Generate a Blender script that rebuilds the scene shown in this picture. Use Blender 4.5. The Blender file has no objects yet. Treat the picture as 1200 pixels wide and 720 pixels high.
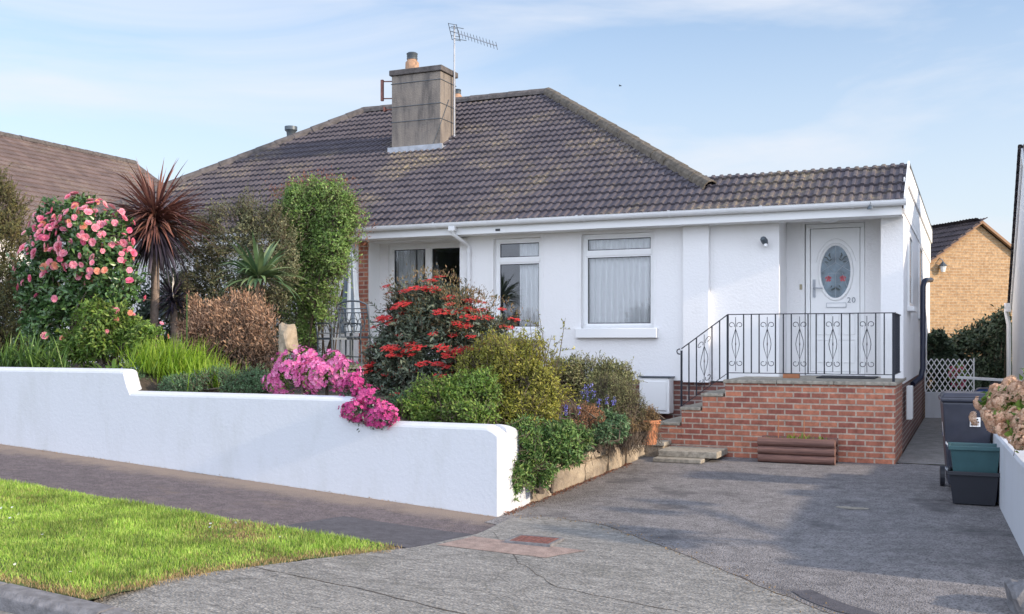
import bpy, bmesh, math, random
import numpy as np
from mathutils import Vector, Matrix
from mathutils.geometry import delaunay_2d_cdt
R = math.radians
random.seed(7); RNG = np.random.default_rng(11)
scene = bpy.context.scene
C = scene.collection

# ------------------------------------------------------------ camera, sky, sun, exposure
# z = 0 is the eye level of the photographer; +X runs along the front of the house, +Y into the plot
YAW = 23.7; FPX = 1224.0
cam = bpy.data.cameras.new('camera'); cam.lens = 36.72; cam.sensor_width = 36; cam.shift_y = 0.0333
cam.clip_end = 2000; cam.clip_start = 0.05
co = bpy.data.objects.new('camera', cam); C.objects.link(co)
co.location = (0, 0, 0); co.rotation_euler = (R(90), 0, R(YAW)); scene.camera = co

SUN_EL, SUN_AZ = 20.0, 92.5          # azimuth clockwise from +Y
w = bpy.data.worlds.new('World'); scene.world = w; w.use_nodes = True
nt = w.node_tree; nt.nodes.clear()
def wn(t): return nt.nodes.new(t)
out = wn('ShaderNodeOutputWorld'); bg = wn('ShaderNodeBackground'); bg.inputs[1].default_value = 0.11
sky = wn('ShaderNodeTexSky'); sky.sky_type = 'NISHITA'; sky.sun_disc = False
sky.sun_elevation = R(SUN_EL); sky.sun_rotation = R(SUN_AZ)
sky.air_density = 1.0; sky.dust_density = 0.6; sky.ozone_density = 2.5
tc = wn('ShaderNodeTexCoord'); mp = wn('ShaderNodeMapping'); mp.inputs['Scale'].default_value = (1.3, 1.3, 6.5)
mp.inputs['Location'].default_value = (3.1, 1.7, 0.35)
nz = wn('ShaderNodeTexNoise'); nz.inputs['Scale'].default_value = 1.6; nz.inputs['Detail'].default_value = 7
nz.inputs['Roughness'].default_value = 0.52; nz.inputs['Distortion'].default_value = 0.5
cr = wn('ShaderNodeValToRGB'); cr.color_ramp.elements[0].position = 0.47; cr.color_ramp.elements[0].color = (0.05,0.05,0.05,1)
cr.color_ramp.elements[1].position = 0.68; cr.color_ramp.elements[1].color = (0.75,0.75,0.75,1)
mx = wn('ShaderNodeMix'); mx.data_type = 'RGBA'; mx.inputs[7].default_value = (4.0, 4.1, 4.4, 1)
L = nt.links.new
L(tc.outputs['Generated'], mp.inputs[0]); L(mp.outputs[0], nz.inputs[0]); L(nz.outputs[0], cr.inputs[0])
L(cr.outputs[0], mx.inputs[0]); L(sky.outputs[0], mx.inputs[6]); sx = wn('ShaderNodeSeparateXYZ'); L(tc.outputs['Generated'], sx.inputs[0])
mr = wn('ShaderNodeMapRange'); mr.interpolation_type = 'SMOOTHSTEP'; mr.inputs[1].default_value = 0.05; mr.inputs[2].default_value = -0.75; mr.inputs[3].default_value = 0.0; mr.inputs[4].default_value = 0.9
L(sx.outputs[1], mr.inputs[0])                      # added brightening of the unseen sky behind the camera, to light the facade
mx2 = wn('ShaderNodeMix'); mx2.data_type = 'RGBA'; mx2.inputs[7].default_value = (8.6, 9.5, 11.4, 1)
hz = wn('ShaderNodeMapRange'); hz.interpolation_type = 'SMOOTHSTEP'; hz.inputs[1].default_value = 0.42; hz.inputs[2].default_value = 0.02; hz.inputs[3].default_value = 0.0; hz.inputs[4].default_value = 0.72; L(sx.outputs[2], hz.inputs[0])
mx3 = wn('ShaderNodeMix'); mx3.data_type = 'RGBA'; mx3.inputs[7].default_value = (3.5, 3.65, 3.95, 1); L(hz.outputs[0], mx3.inputs[0]); L(mx.outputs[2], mx3.inputs[6])
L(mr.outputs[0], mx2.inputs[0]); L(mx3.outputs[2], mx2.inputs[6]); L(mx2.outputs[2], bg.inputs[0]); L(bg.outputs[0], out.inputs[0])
sl = bpy.data.lights.new('sun', 'SUN'); sl.energy = 2.4; sl.angle = R(2.0); sl.color = (1.0, 0.83, 0.64)
so = bpy.data.objects.new('sun', sl); C.objects.link(so)
sd = Vector((math.sin(R(SUN_AZ))*math.cos(R(SUN_EL)), math.cos(R(SUN_AZ))*math.cos(R(SUN_EL)), math.sin(R(SUN_EL))))
so.rotation_euler = sd.to_track_quat('Z', 'Y').to_euler(); so.location = (30, -5, 20)
scene.view_settings.view_transform = 'Standard'; scene.view_settings.look = 'None'
scene.view_settings.gamma = 1; scene.view_settings.exposure = 1.1

# ------------------------------------------------------------ measuring helpers
SY, CY = math.sin(R(YAW)), math.cos(R(YAW))
def P(px, py, Y):                     # the point at depth Y that was measured at photo position px, py
    u = (px-600)/FPX; v = (400-py)/FPX
    t = Y/(CY+u*SY)
    return Vector((t*(-SY+u*CY), Y, t*v))
def T(px, Y): return Y/(CY+(px-600)/FPX*SY)

# ------------------------------------------------------------ materials
def newmat(name):
    m = bpy.data.materials.new(name); m.use_nodes = True
    n = m.node_tree; b = n.nodes['Principled BSDF']; return m, n, b
def N(n, t, **k):
    x = n.nodes.new(t)
    for a, v in k.items():
        if a in x.inputs: x.inputs[a].default_value = v
        else: setattr(x, a, v)
    return x
def ramp(n, stops):
    r = n.nodes.new('ShaderNodeValToRGB'); e = r.color_ramp.elements
    while len(e) < len(stops): e.new(0.5)
    for i, (p, c) in enumerate(stops): e[i].position = p; e[i].color = (*c, 1)
    return r
def mixc(n, fac, a, b, mode='MIX'):
    x = n.nodes.new('ShaderNodeMix'); x.data_type = 'RGBA'; x.blend_type = mode
    for i, v in ((0, fac), (6, a), (7, b)):
        if isinstance(v, (int, float)): x.inputs[i].default_value = v
        elif isinstance(v, tuple): x.inputs[i].default_value = (*v, 1)
        else: n.links.new(v, x.inputs[i])
    return x.outputs[2]
def objco(n): return n.nodes.new('ShaderNodeNewGeometry').outputs['Position']
def noise(n, co, scale, detail=4, rough=0.55):
    x = N(n, 'ShaderNodeTexNoise', Scale=scale, Detail=detail, Roughness=rough); n.links.new(co, x.inputs['Vector']); return x.outputs['Fac']
def bump(n, b, h, strength=0.3, dist=0.01):
    x = N(n, 'ShaderNodeBump', Strength=strength, Distance=dist); n.links.new(h, x.inputs['Height']); n.links.new(x.outputs[0], b.inputs['Normal'])
def simple(name, col, rough=0.6, metal=0.0, var=0.0, scale=8, bmp=0.0, bscale=60, spec=None):
    m, n, b = newmat(name); b.inputs['Base Color'].default_value = (*col, 1)
    b.inputs['Roughness'].default_value = rough; b.inputs['Metallic'].default_value = metal
    if spec is not None: b.inputs['Specular IOR Level'].default_value = spec
    p = objco(n)
    if var:
        f = noise(n, p, scale)
        r = ramp(n, [(0.3, tuple(c*(1-var) for c in col)), (0.7, tuple(min(1, c*(1+var)) for c in col))])
        n.links.new(f, r.inputs[0]); n.links.new(r.outputs[0], b.inputs['Base Color'])
    if bmp: bump(n, b, noise(n, p, bscale, 3), bmp, 0.01)
    return m
M = {}
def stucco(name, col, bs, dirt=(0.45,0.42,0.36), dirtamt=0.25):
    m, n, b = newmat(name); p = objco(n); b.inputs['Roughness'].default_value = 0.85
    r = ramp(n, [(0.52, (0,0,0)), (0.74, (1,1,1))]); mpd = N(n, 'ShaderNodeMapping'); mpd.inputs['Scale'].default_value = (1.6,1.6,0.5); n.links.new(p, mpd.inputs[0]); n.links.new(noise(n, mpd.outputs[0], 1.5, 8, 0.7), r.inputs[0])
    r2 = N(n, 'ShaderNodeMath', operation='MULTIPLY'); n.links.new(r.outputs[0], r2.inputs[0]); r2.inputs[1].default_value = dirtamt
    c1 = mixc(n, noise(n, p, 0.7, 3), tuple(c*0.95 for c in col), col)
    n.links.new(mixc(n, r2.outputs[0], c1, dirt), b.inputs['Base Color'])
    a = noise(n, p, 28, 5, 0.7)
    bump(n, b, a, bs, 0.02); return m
M['render'] = stucco('white_render', (0.83,0.82,0.82), 0.45, (0.6,0.57,0.52), 0.10)
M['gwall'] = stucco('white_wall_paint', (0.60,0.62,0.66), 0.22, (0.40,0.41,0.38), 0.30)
M['smoothwhite'] = simple('smooth_white_paint', (0.8,0.8,0.8), 0.55)
M['upvc'] = simple('white_upvc', (0.82,0.82,0.82), 0.3, var=0.02)
M['gutter'] = simple('white_gutter', (0.74,0.74,0.75), 0.35, var=0.06, scale=3)
M['iron'] = simple('black_iron', (0.008,0.010,0.02), 0.5)
M['greymetal'] = simple('grey_cast_metal', (0.09,0.11,0.13), 0.45, 0.3)
M['blackplastic'] = simple('black_plastic', (0.018,0.02,0.028), 0.45, bmp=0.1)
M['binplastic'] = simple('dark_grey_plastic', (0.035,0.038,0.055), 0.42, var=0.15, bmp=0.05)
M['tealplastic'] = simple('dark_teal_plastic', (0.03,0.085,0.095), 0.45, var=0.12)
M['blueplastic'] = simple('dark_blue_plastic', (0.02,0.05,0.16), 0.4)
M['pipe'] = simple('black_pipe', (0.015,0.02,0.045), 0.35)
M['curtain'] = simple('white_curtain', (0.86,0.86,0.85), 0.9, bmp=0.1, bscale=150)
M['room'] = simple('dim_room_paint', (0.42,0.44,0.48), 0.9)
M['terracotta'] = simple('terracotta', (0.42,0.17,0.08), 0.8, var=0.15)
M['potclay'] = simple('weathered_pot_clay', (0.40,0.24,0.15), 0.85, var=0.25, scale=9)
M['lead'] = simple('lead_flashing', (0.36,0.38,0.42), 0.5, 0.2, var=0.2, scale=9)
M['bark'] = simple('brown_bark', (0.10,0.075,0.055), 0.9, var=0.35, scale=18, bmp=0.6, bscale=40)
M['palebark'] = simple('grey_cordyline_bark', (0.22,0.17,0.14), 0.9, var=0.3, scale=22, bmp=0.7, bscale=50)
M['soil'] = simple('dark_soil', (0.055,0.042,0.03), 0.95, var=0.4, scale=12, bmp=0.8, bscale=30)
M['rock'] = simple('buff_rock', (0.32,0.26,0.19), 0.9, var=0.3, scale=9, bmp=0.7, bscale=22)
M['cloth'] = simple('pale_blue_canvas', (0.28,0.34,0.42), 0.85, var=0.08)
M['white'] = simple('plain_white', (0.8,0.8,0.8), 0.5)
M['mat'] = simple('dark_doormat', (0.03,0.03,0.035), 0.95, bmp=0.5, bscale=200)
M['red'] = simple('stained_glass_red', (0.42,0.03,0.05), 0.2)
M['leadgreen'] = simple('stained_glass_dark', (0.015,0.03,0.03), 0.25)
M['iron_rust'] = simple('rusty_cover_iron', (0.20,0.085,0.07), 0.75, var=0.3, scale=30, bmp=0.6, bscale=90)
M['log'] = None

def brick_mat(name, c1, c2, mortar, scale=1.0, bw=0.225, rh=0.075, msize=0.011, bumpd=0.006):
    m, n, b = newmat(name); b.inputs['Roughness'].default_value = 0.85
    uv = n.nodes.new('ShaderNodeUVMap').outputs[0]; p = objco(n)
    t = n.nodes.new('ShaderNodeTexBrick'); n.links.new(uv, t.inputs['Vector'])
    t.inputs['Scale'].default_value = 1; t.inputs['Brick Width'].default_value = bw; t.inputs['Row Height'].default_value = rh
    t.inputs['Mortar Size'].default_value = msize; t.inputs['Mortar Smooth'].default_value = 0.2; t.inputs['Bias'].default_value = 0
    t.inputs['Color1'].default_value = (*c1, 1); t.inputs['Color2'].default_value = (*c2, 1); t.inputs['Mortar'].default_value = (*mortar, 1)
    f = noise(n, p, 14, 5, 0.7)
    r = ramp(n, [(0.3, (0.62,0.6,0.6)), (0.7, (1.2,1.18,1.15))]); n.links.new(f, r.inputs[0])
    n.links.new(mixc(n, 1.0, t.outputs['Color'], r.outputs[0], 'MULTIPLY'), b.inputs['Base Color'])
    inv = N(n, 'ShaderNodeMath', operation='SUBTRACT'); inv.inputs[0].default_value = 1; n.links.new(t.outputs['Fac'], inv.inputs[1])
    ad = N(n, 'ShaderNodeMath', operation='MULTIPLY_ADD'); n.links.new(noise(n, p, 90, 3), ad.inputs[0]); ad.inputs[1].default_value = 0.35; n.links.new(inv.outputs[0], ad.inputs[2])
    bump(n, b, ad.outputs[0], 0.7, bumpd); return m
M['brick'] = brick_mat('red_brick', (0.50,0.19,0.11), (0.28,0.09,0.065), (0.45,0.35,0.28))
M['plinth'] = brick_mat('dark_red_brick', (0.24,0.10,0.08), (0.16,0.07,0.06), (0.36,0.32,0.30))
M['buffbrick'] = brick_mat('buff_brick', (0.50,0.32,0.17), (0.40,0.24,0.12), (0.48,0.36,0.24))

def asphalt(name, c, c2, spk, sc=1.0, bumps=0.5, stain=None, stain_amt=0.6):
    m, n, b = newmat(name); b.inputs['Roughness'].default_value = 0.9; p = objco(n)
    base = mixc(n, noise(n, p, 0.9*sc, 6, 0.65), c, c2)
    v = N(n, 'ShaderNodeTexVoronoi', Scale=85*sc); n.links.new(p, v.inputs['Vector'])
    r = ramp(n, [(0.0, spk), (0.55, (0.5,0.5,0.5))]); n.links.new(v.outputs['Color'], r.inputs[0])
    s = mixc(n, 0.8, base, r.outputs[0], 'OVERLAY')
    v3 = N(n, 'ShaderNodeTexVoronoi', Scale=26*sc); n.links.new(p, v3.inputs['Vector'])
    r4 = ramp(n, [(0.0, (1,1,1)), (0.10, (0,0,0))]); n.links.new(v3.outputs['Distance'], r4.inputs[0])
    s = mixc(n, r4.outputs[0], s, tuple(min(1,x*1.9) for x in c))
    if stain:
        r2 = ramp(n, [(0.56, (0,0,0)), (0.66, (stain_amt,)*3)]); n.links.new(noise(n, p, 1.7*sc, 7, 0.6), r2.inputs[0])
        s = mixc(n, r2.outputs[0], s, stain)
    r5 = ramp(n, [(0.35, (0.72,)*3), (0.65, (1.15,)*3)]); n.links.new(noise(n, p, 7*sc, 6, 0.7), r5.inputs[0])
    s = mixc(n, 1.0, s, r5.outputs[0], 'MULTIPLY')
    n.links.new(s, b.inputs['Base Color'])
    bump(n, b, v.outputs['Distance'], bumps, 0.012); return m
M['drive'] = asphalt('driveway_asphalt', (0.185,0.175,0.18), (0.32,0.30,0.295), (0.05,0.05,0.05), 1.0, 0.9, (0.10,0.095,0.10), 0.75)
M['redtarmac'] = asphalt('reddish_asphalt', (0.17,0.125,0.12), (0.22,0.155,0.14), (0.25,0.2,0.2), 1.0, 0.7)
M['pave'] = asphalt('purple_pavement_asphalt', (0.125,0.105,0.11), (0.18,0.145,0.145), (0.08,0.05,0.08), 1.2, 0.5, (0.20,0.15,0.12), 0.4)
def dusty_margin(m):
    n = m.node_tree; b = n.nodes['Principled BSDF']; old = b.inputs['Base Color'].links[0].from_socket; p = objco(n)
    sp = n.nodes.new('ShaderNodeSeparateXYZ'); n.links.new(p, sp.inputs[0]); ma = N(n, 'ShaderNodeMath', operation='MULTIPLY_ADD'); n.links.new(noise(n, p, 3.0, 8, 0.7), ma.inputs[0]); ma.inputs[1].default_value = 0.9; n.links.new(sp.outputs[1], ma.inputs[2])
    mr_ = N(n, 'ShaderNodeMapRange'); n.links.new(ma.outputs[0], mr_.inputs[0]); mr_.inputs[1].default_value = 8.86; mr_.inputs[2].default_value = 9.18; mr_.inputs[4].default_value = 0.85
    n.links.new(mixc(n, mr_.outputs[0], old, (0.25,0.195,0.155)), b.inputs['Base Color'])
dusty_margin(M['pave'])
M['edge'] = asphalt('dusty_pavement_edge', (0.22,0.165,0.13), (0.15,0.12,0.115), (0.3,0.25,0.2), 1.2, 0.5)
M['patch'] = asphalt('dark_asphalt_patch', (0.082,0.078,0.09), (0.095,0.09,0.10), (0.3,0.3,0.3), 1.4, 0.3)
M['pinkslab'] = asphalt('pink_concrete', (0.36,0.26,0.22), (0.30,0.24,0.21), (0.35,0.3,0.3), 1.3, 0.3)
M['road'] = asphalt('road_concrete', (0.26,0.25,0.24), (0.21,0.205,0.2), (0.3,0.3,0.3), 0.8, 0.6)
def concrete_mat():
    m, n, b = newmat('worn_concrete'); b.inputs['Roughness'].default_value = 0.9; p = objco(n)
    mpn = N(n, 'ShaderNodeMapping'); mpn.inputs['Rotation'].default_value = (0,0,R(20)); mpn.inputs['Scale'].default_value = (1,3.5,1); n.links.new(p, mpn.inputs[0])
    base = mixc(n, noise(n, mpn.outputs[0], 2.2, 8, 0.7), (0.16,0.155,0.145), (0.46,0.43,0.39))
    v = N(n, 'ShaderNodeTexVoronoi', Scale=38); n.links.new(mpn.outputs[0], v.inputs['Vector'])
    r = ramp(n, [(0.0, (0.25,0.25,0.25)), (1, (0.75,0.75,0.75))]); n.links.new(v.outputs['Color'], r.inputs[0])
    r7 = ramp(n, [(0.36, (0.6,)*3), (0.64, (1.25,)*3)]); n.links.new(noise(n, mpn.outputs[0], 9, 8, 0.75), r7.inputs[0]); base = mixc(n, 1.0, base, r7.outputs[0], 'MULTIPLY'); s = mixc(n, 0.45, base, r.outputs[0], 'OVERLAY')
    vf = N(n, 'ShaderNodeTexVoronoi', Scale=110); n.links.new(p, vf.inputs['Vector']); rf = ramp(n, [(0.0, (0.12,)*3), (1, (0.88,)*3)]); n.links.new(vf.outputs['Color'], rf.inputs[0]); s = mixc(n, 0.3, s, rf.outputs[0], 'OVERLAY')
    r2 = ramp(n, [(0.55, (0,0,0)), (0.7, (0.45,)*3)]); n.links.new(noise(n, p, 1.3, 6, 0.6), r2.inputs[0])
    s = mixc(n, r2.outputs[0], s, (0.13,0.125,0.10))
    vc = N(n, 'ShaderNodeTexVoronoi', Scale=0.42, feature='DISTANCE_TO_EDGE')
    wob = N(n, 'ShaderNodeVectorMath', operation='ADD'); nv = N(n, 'ShaderNodeTexNoise', Scale=2.5, Detail=5); n.links.new(p, nv.inputs['Vector'])
    sc_ = N(n, 'ShaderNodeVectorMath', operation='SCALE'); n.links.new(nv.outputs['Color'], sc_.inputs[0]); sc_.inputs['Scale'].default_value = 0.5
    n.links.new(p, wob.inputs[0]); n.links.new(sc_.outputs[0], wob.inputs[1]); n.links.new(wob.outputs[0], vc.inputs['Vector'])
    r3 = ramp(n, [(0.0, (0.35,)*3), (0.008, (0,0,0))]); n.links.new(vc.outputs['Distance'], r3.inputs[0])
    s = mixc(n, r3.outputs[0], s, (0.075,0.07,0.055)); n.links.new(s, b.inputs['Base Color'])
    bump(n, b, v.outputs['Distance'], 0.8, 0.02); return m
M['concrete'] = concrete_mat()
M['kerb'] = simple('kerb_concrete', (0.17,0.165,0.17), 0.9, var=0.35, scale=14, bmp=0.7, bscale=60)
M['slab'] = simple('lichened_stone_slab', (0.30,0.27,0.22), 0.9, var=0.35, scale=20, bmp=0.6, bscale=50)
M['grasssoil'] = simple('turf_soil', (0.085,0.12,0.03), 0.95, var=0.3, scale=14, bmp=0.5, bscale=40)

def roof_mat(name, ca, cb, lich, seed=0):
    m, n, b = newmat(name); b.inputs['Roughness'].default_value = 0.8; p = objco(n)
    uv = n.nodes.new('ShaderNodeUVMap').outputs[0]
    fl = N(n, 'ShaderNodeVectorMath', operation='FLOOR'); n.links.new(uv, fl.inputs[0])
    wnz = n.nodes.new('ShaderNodeTexWhiteNoise'); wnz.noise_dimensions = '3D'; n.links.new(fl.outputs[0], wnz.inputs['Vector'])
    c = mixc(n, wnz.outputs['Value'], ca, cb)
    r = ramp(n, [(0.50, (0,0,0)), (0.64, (1,1,1))]); n.links.new(noise(n, p, 0.55, 7, 0.72), r.inputs[0])
    r2 = ramp(n, [(0.42, (0,0,0)), (0.62, (0.95,)*3)]); n.links.new(noise(n, p, 11, 5, 0.75), r2.inputs[0])
    k = N(n, 'ShaderNodeMath', operation='MULTIPLY'); n.links.new(r.outputs[0], k.inputs[0]); n.links.new(r2.outputs[0], k.inputs[1])
    c = mixc(n, k.outputs[0], c, lich)
    r3 = ramp(n, [(0.60, (0,0,0)), (0.70, (0.40,)*3)]); n.links.new(noise(n, p, 22, 5, 0.7), r3.inputs[0])
    c = mixc(n, r3.outputs[0], c, tuple(x*0.8 for x in lich))
    n.links.new(c, b.inputs['Base Color']); bump(n, b, noise(n, p, 60, 4), 0.4, 0.01); return m
M['tiles'] = roof_mat('brown_grey_roof_tile', (0.066,0.058,0.071), (0.094,0.082,0.096), (0.27,0.22,0.14))
M['tilesred'] = roof_mat('reddish_roof_tile', (0.12,0.088,0.082), (0.18,0.13,0.12), (0.25,0.20,0.16))
M['tilesdark'] = roof_mat('dark_roof_tile', (0.05,0.04,0.045), (0.08,0.062,0.065), (0.12,0.09,0.08))
M['ridge'] = simple('lichened_ridge_mortar', (0.125,0.105,0.082), 0.9, var=0.45, scale=12, bmp=0.8, bscale=30)
M['ridgedark'] = simple('grey_ridge_tile', (0.10,0.088,0.085), 0.85, var=0.4, scale=10, bmp=0.5, bscale=40)
def chimney_mat():
    m, n, b = newmat('stained_chimney_render'); b.inputs['Roughness'].default_value = 0.9; p = objco(n)
    mpn = N(n, 'ShaderNodeMapping'); mpn.inputs['Scale'].default_value = (3.2,3.2,0.6); n.links.new(p, mpn.inputs[0])
    r = ramp(n, [(0.38, (0.085,0.078,0.075)), (0.5, (0.19,0.165,0.145)), (0.72, (0.30,0.26,0.215))]); n.links.new(noise(n, mpn.outputs[0], 1.6, 8, 0.65), r.inputs[0])
    s = mixc(n, noise(n, p, 16, 4), r.outputs[0], (0.26,0.22,0.19)); 
    s = mixc(n, 0.35, r.outputs[0], s); n.links.new(s, b.inputs['Base Color'])
    bump(n, b, noise(n, p, 40, 5), 0.5, 0.02); return m
M['chim'] = chimney_mat()
def log_mat():
    m, n, b = newmat('stained_log_wood'); b.inputs['Roughness'].default_value = 0.75; p = objco(n)
    mpn = N(n, 'ShaderNodeMapping'); mpn.inputs['Scale'].default_value = (1.5,30,30); n.links.new(p, mpn.inputs[0])
    r = ramp(n, [(0.3, (0.10,0.05,0.042)), (0.7, (0.22,0.115,0.09))]); n.links.new(noise(n, mpn.outputs[0], 1.2, 6), r.inputs[0])
    n.links.new(r.outputs[0], b.inputs['Base Color']); bump(n, b, noise(n, mpn.outputs[0], 2, 4), 0.4, 0.01); return m
M['log'] = log_mat()
def glass_mat(name, tint=(0.96,0.97,0.98)):
    m = bpy.data.materials.new(name); m.use_nodes = True; n = m.node_tree; n.nodes.clear()
    o = n.nodes.new('ShaderNodeOutputMaterial'); mxs = n.nodes.new('ShaderNodeMixShader')
    tr = n.nodes.new('ShaderNodeBsdfTransparent'); tr.inputs[0].default_value = (*tint, 1)
    gl = n.nodes.new('ShaderNodeBsdfGlossy'); gl.inputs['Roughness'].default_value = 0.02
    fr = n.nodes.new('ShaderNodeFresnel'); fr.inputs[0].default_value = 1.6
    n.links.new(fr.outputs[0], mxs.inputs[0]); n.links.new(tr.outputs[0], mxs.inputs[1]); n.links.new(gl.outputs[0], mxs.inputs[2]); n.links.new(mxs.outputs[0], o.inputs[0]); return m
M['glass'] = glass_mat('window_glass')
M['obscure'] = simple('obscured_leaded_glass', (0.13,0.18,0.22), 0.15, var=0.5, scale=7, bmp=0.3, bscale=25)

def leaf_mat(name, stops, rough=0.5, trans=0.25, spec=0.4, noise_var=0.35):
    m, n, b = newmat(name); b.inputs['Roughness'].default_value = rough; b.inputs['Specular IOR Level'].default_value = spec
    a = n.nodes.new('ShaderNodeAttribute'); a.attribute_name = 'rnd'
    r = ramp(n, stops); n.links.new(a.outputs['Fac'], r.inputs[0])
    r2 = ramp(n, [(0.3, (1-noise_var,)*3), (0.7, (1+noise_var*0.6,)*3)]); n.links.new(noise(n, objco(n), 3.2, 3), r2.inputs[0])
    c = mixc(n, 1.0, r.outputs[0], r2.outputs[0], 'MULTIPLY'); n.links.new(c, b.inputs['Base Color'])
    if trans:
        tr = n.nodes.new('ShaderNodeBsdfTranslucent'); n.links.new(c, tr.inputs[0])
        mxs = n.nodes.new('ShaderNodeMixShader'); mxs.inputs[0].default_value = trans
        o = n.nodes['Material Output']; n.links.new(b.outputs[0], mxs.inputs[1]); n.links.new(tr.outputs[0], mxs.inputs[2]); n.links.new(mxs.outputs[0], o.inputs[0])
    return m

# ------------------------------------------------------------ object helpers
ORG = {}
def tag(o, label=None, cat=None, group=None, kind=None):
    if label: o['label'] = label
    if cat: o['category'] = cat
    if group: o['group'] = group
    if kind: o['kind'] = kind
    return o
def thing(name, label, cat, loc, group=None, local=False):
    o = bpy.data.objects.new(name, None); C.objects.link(o); o.empty_display_size = 0.2
    o.location = Vector(loc); ORG[o] = Vector((0,0,0)) if local else Vector(loc)
    return tag(o, label, cat, group)
def link_mesh(name, me, parent, org):
    o = bpy.data.objects.new(name, me); C.objects.link(o)
    if parent is not None: o.parent = parent
    else: o.location = org
    ORG[o] = org
    return o
def finish(me, mat):
    for m in (mat if isinstance(mat, (list, tuple)) else [mat]): me.materials.append(m)
def auto_uv(me):
    uvl = me.uv_layers.new(name='UVMap')
    vs = np.empty(len(me.vertices)*3); me.vertices.foreach_get('co', vs); vs = vs.reshape(-1,3)
    uvs = np.zeros((len(me.loops), 2))
    for p in me.polygons:
        n = p.normal; ax = max(range(3), key=lambda i: abs(n[i]))
        for li in p.loop_indices:
            v = vs[me.loops[li].vertex_index]
            uvs[li] = (v[1], v[2]) if ax == 0 else ((v[0], v[2]) if ax == 1 else (v[0], v[1]))
    uvl.data.foreach_set('uv', uvs.ravel())
class MB:
    def __init__(s): s.v = []; s.f = []
    def add(s, vs, fs):
        b = len(s.v); s.v += [tuple(v) for v in vs]; s.f += [tuple(b+i for i in f) for f in fs]; return s
    def box(s, x0,x1,y0,y1,z0,z1):
        return s.add([(x0,y0,z0),(x1,y0,z0),(x1,y1,z0),(x0,y1,z0),(x0,y0,z1),(x1,y0,z1),(x1,y1,z1),(x0,y1,z1)],
                     [(0,3,2,1),(4,5,6,7),(0,1,5,4),(1,2,6,5),(2,3,7,6),(3,0,4,7)])
    def obox(s, c, ax, ay, az):          # oriented box: centre and three half-vectors
        c, ax, ay, az = map(Vector, (c, ax, ay, az)); vs = []
        for k in (-1,1):
            for i, j in ((-1,-1),(1,-1),(1,1),(-1,1)): vs.append(c+ax*i+ay*j+az*k)
        return s.add(vs, [(0,3,2,1),(4,5,6,7),(0,1,5,4),(1,2,6,5),(2,3,7,6),(3,0,4,7)])
    def frustum(s, cx, cy, z0, z1, a0, b0, a1, b1):
        return s.add([(cx-a0,cy-b0,z0),(cx+a0,cy-b0,z0),(cx+a0,cy+b0,z0),(cx-a0,cy+b0,z0),(cx-a1,cy-b1,z1),(cx+a1,cy-b1,z1),(cx+a1,cy+b1,z1),(cx-a1,cy+b1,z1)],
                     [(0,3,2,1),(4,5,6,7),(0,1,5,4),(1,2,6,5),(2,3,7,6),(3,0,4,7)])
    def extrude(s, pts, vec):            # closed planar polygon pushed along vec
        n = len(pts); vec = Vector(vec); a = [Vector(p) for p in pts]
        return s.add(a+[p+vec for p in a], [tuple(range(n-1,-1,-1)), tuple(range(n, 2*n))]+[(i,(i+1)%n,n+(i+1)%n,n+i) for i in range(n)])
    def tube(s, pts, r, n=8, closed=False):
        pts = [Vector(p) for p in pts]; m = len(pts)
        rs = list(r) if isinstance(r, (list, tuple)) else [r]*m
        vs = []; prev = None
        for i, p in enumerate(pts):
            if closed: d = pts[(i+1)%m]-pts[i-1]
            else: d = pts[min(i+1,m-1)]-pts[max(i-1,0)]
            d.normalize()
            if prev is None: a = d.orthogonal().normalized()
            else:
                a = prev-d*prev.dot(d)
                a = a.normalized() if a.length > 1e-5 else d.orthogonal().normalized()
            prev = a; b = d.cross(a)
            for k in range(n):
                t = 2*math.pi*k/n; vs.append(p+(a*math.cos(t)+b*math.sin(t))*rs[i])
        fs = [(i*n+k, i*n+(k+1)%n, (i+1)%m*n+(k+1)%n, (i+1)%m*n+k) for i in range(m if closed else m-1) for k in range(n)]
        if not closed: fs += [tuple(range(n-1,-1,-1)), tuple((m-1)*n+k for k in range(n))]
        return s.add(vs, fs)
    def lathe(s, c, prof, n=20, cap=True, fold=0, fn=7):
        c = Vector(c); vs = []
        for r, z in prof:
            for k in range(n):
                t = 2*math.pi*k/n; rr = r*(1+fold*math.sin(fn*t)); vs.append(c+Vector((rr*math.cos(t), rr*math.sin(t), z)))
        m = len(prof); fs = [(i*n+k, i*n+(k+1)%n, (i+1)*n+(k+1)%n, (i+1)*n+k) for i in range(m-1) for k in range(n)]
        if cap: fs += [tuple(range(n-1,-1,-1)), tuple((m-1)*n+k for k in range(n))]
        return s.add(vs, fs)
    def panel(s, x0, x1, z0, z1, y, th, holes=()):     # upright wall panel with real openings
        xs = sorted({x0, x1, *[h[0] for h in holes], *[h[1] for h in holes]}); zs = sorted({z0, z1, *[h[2] for h in holes], *[h[3] for h in holes]})
        for i in range(len(xs)-1):
            for j in range(len(zs)-1):
                cx, cz = (xs[i]+xs[i+1])/2, (zs[j]+zs[j+1])/2
                if any(h[0] < cx < h[1] and h[2] < cz < h[3] for h in holes): continue
                a, b, c, d = xs[i], xs[i+1], zs[j], zs[j+1]
                s.add([(a,y,c),(b,y,c),(b,y,d),(a,y,d)], [(0,1,2,3)]); s.add([(a,y+th,c),(b,y+th,c),(b,y+th,d),(a,y+th,d)], [(3,2,1,0)])
        def ring(a,b,c,d,fl):
            q = [(a,y,c),(b,y,c),(b,y,d),(a,y,d),(a,y+th,c),(b,y+th,c),(b,y+th,d),(a,y+th,d)]
            fs = [(0,4,5,1),(1,5,6,2),(2,6,7,3),(3,7,4,0)]
            s.add(q, [f[::-1] for f in fs] if fl else fs)
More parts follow.
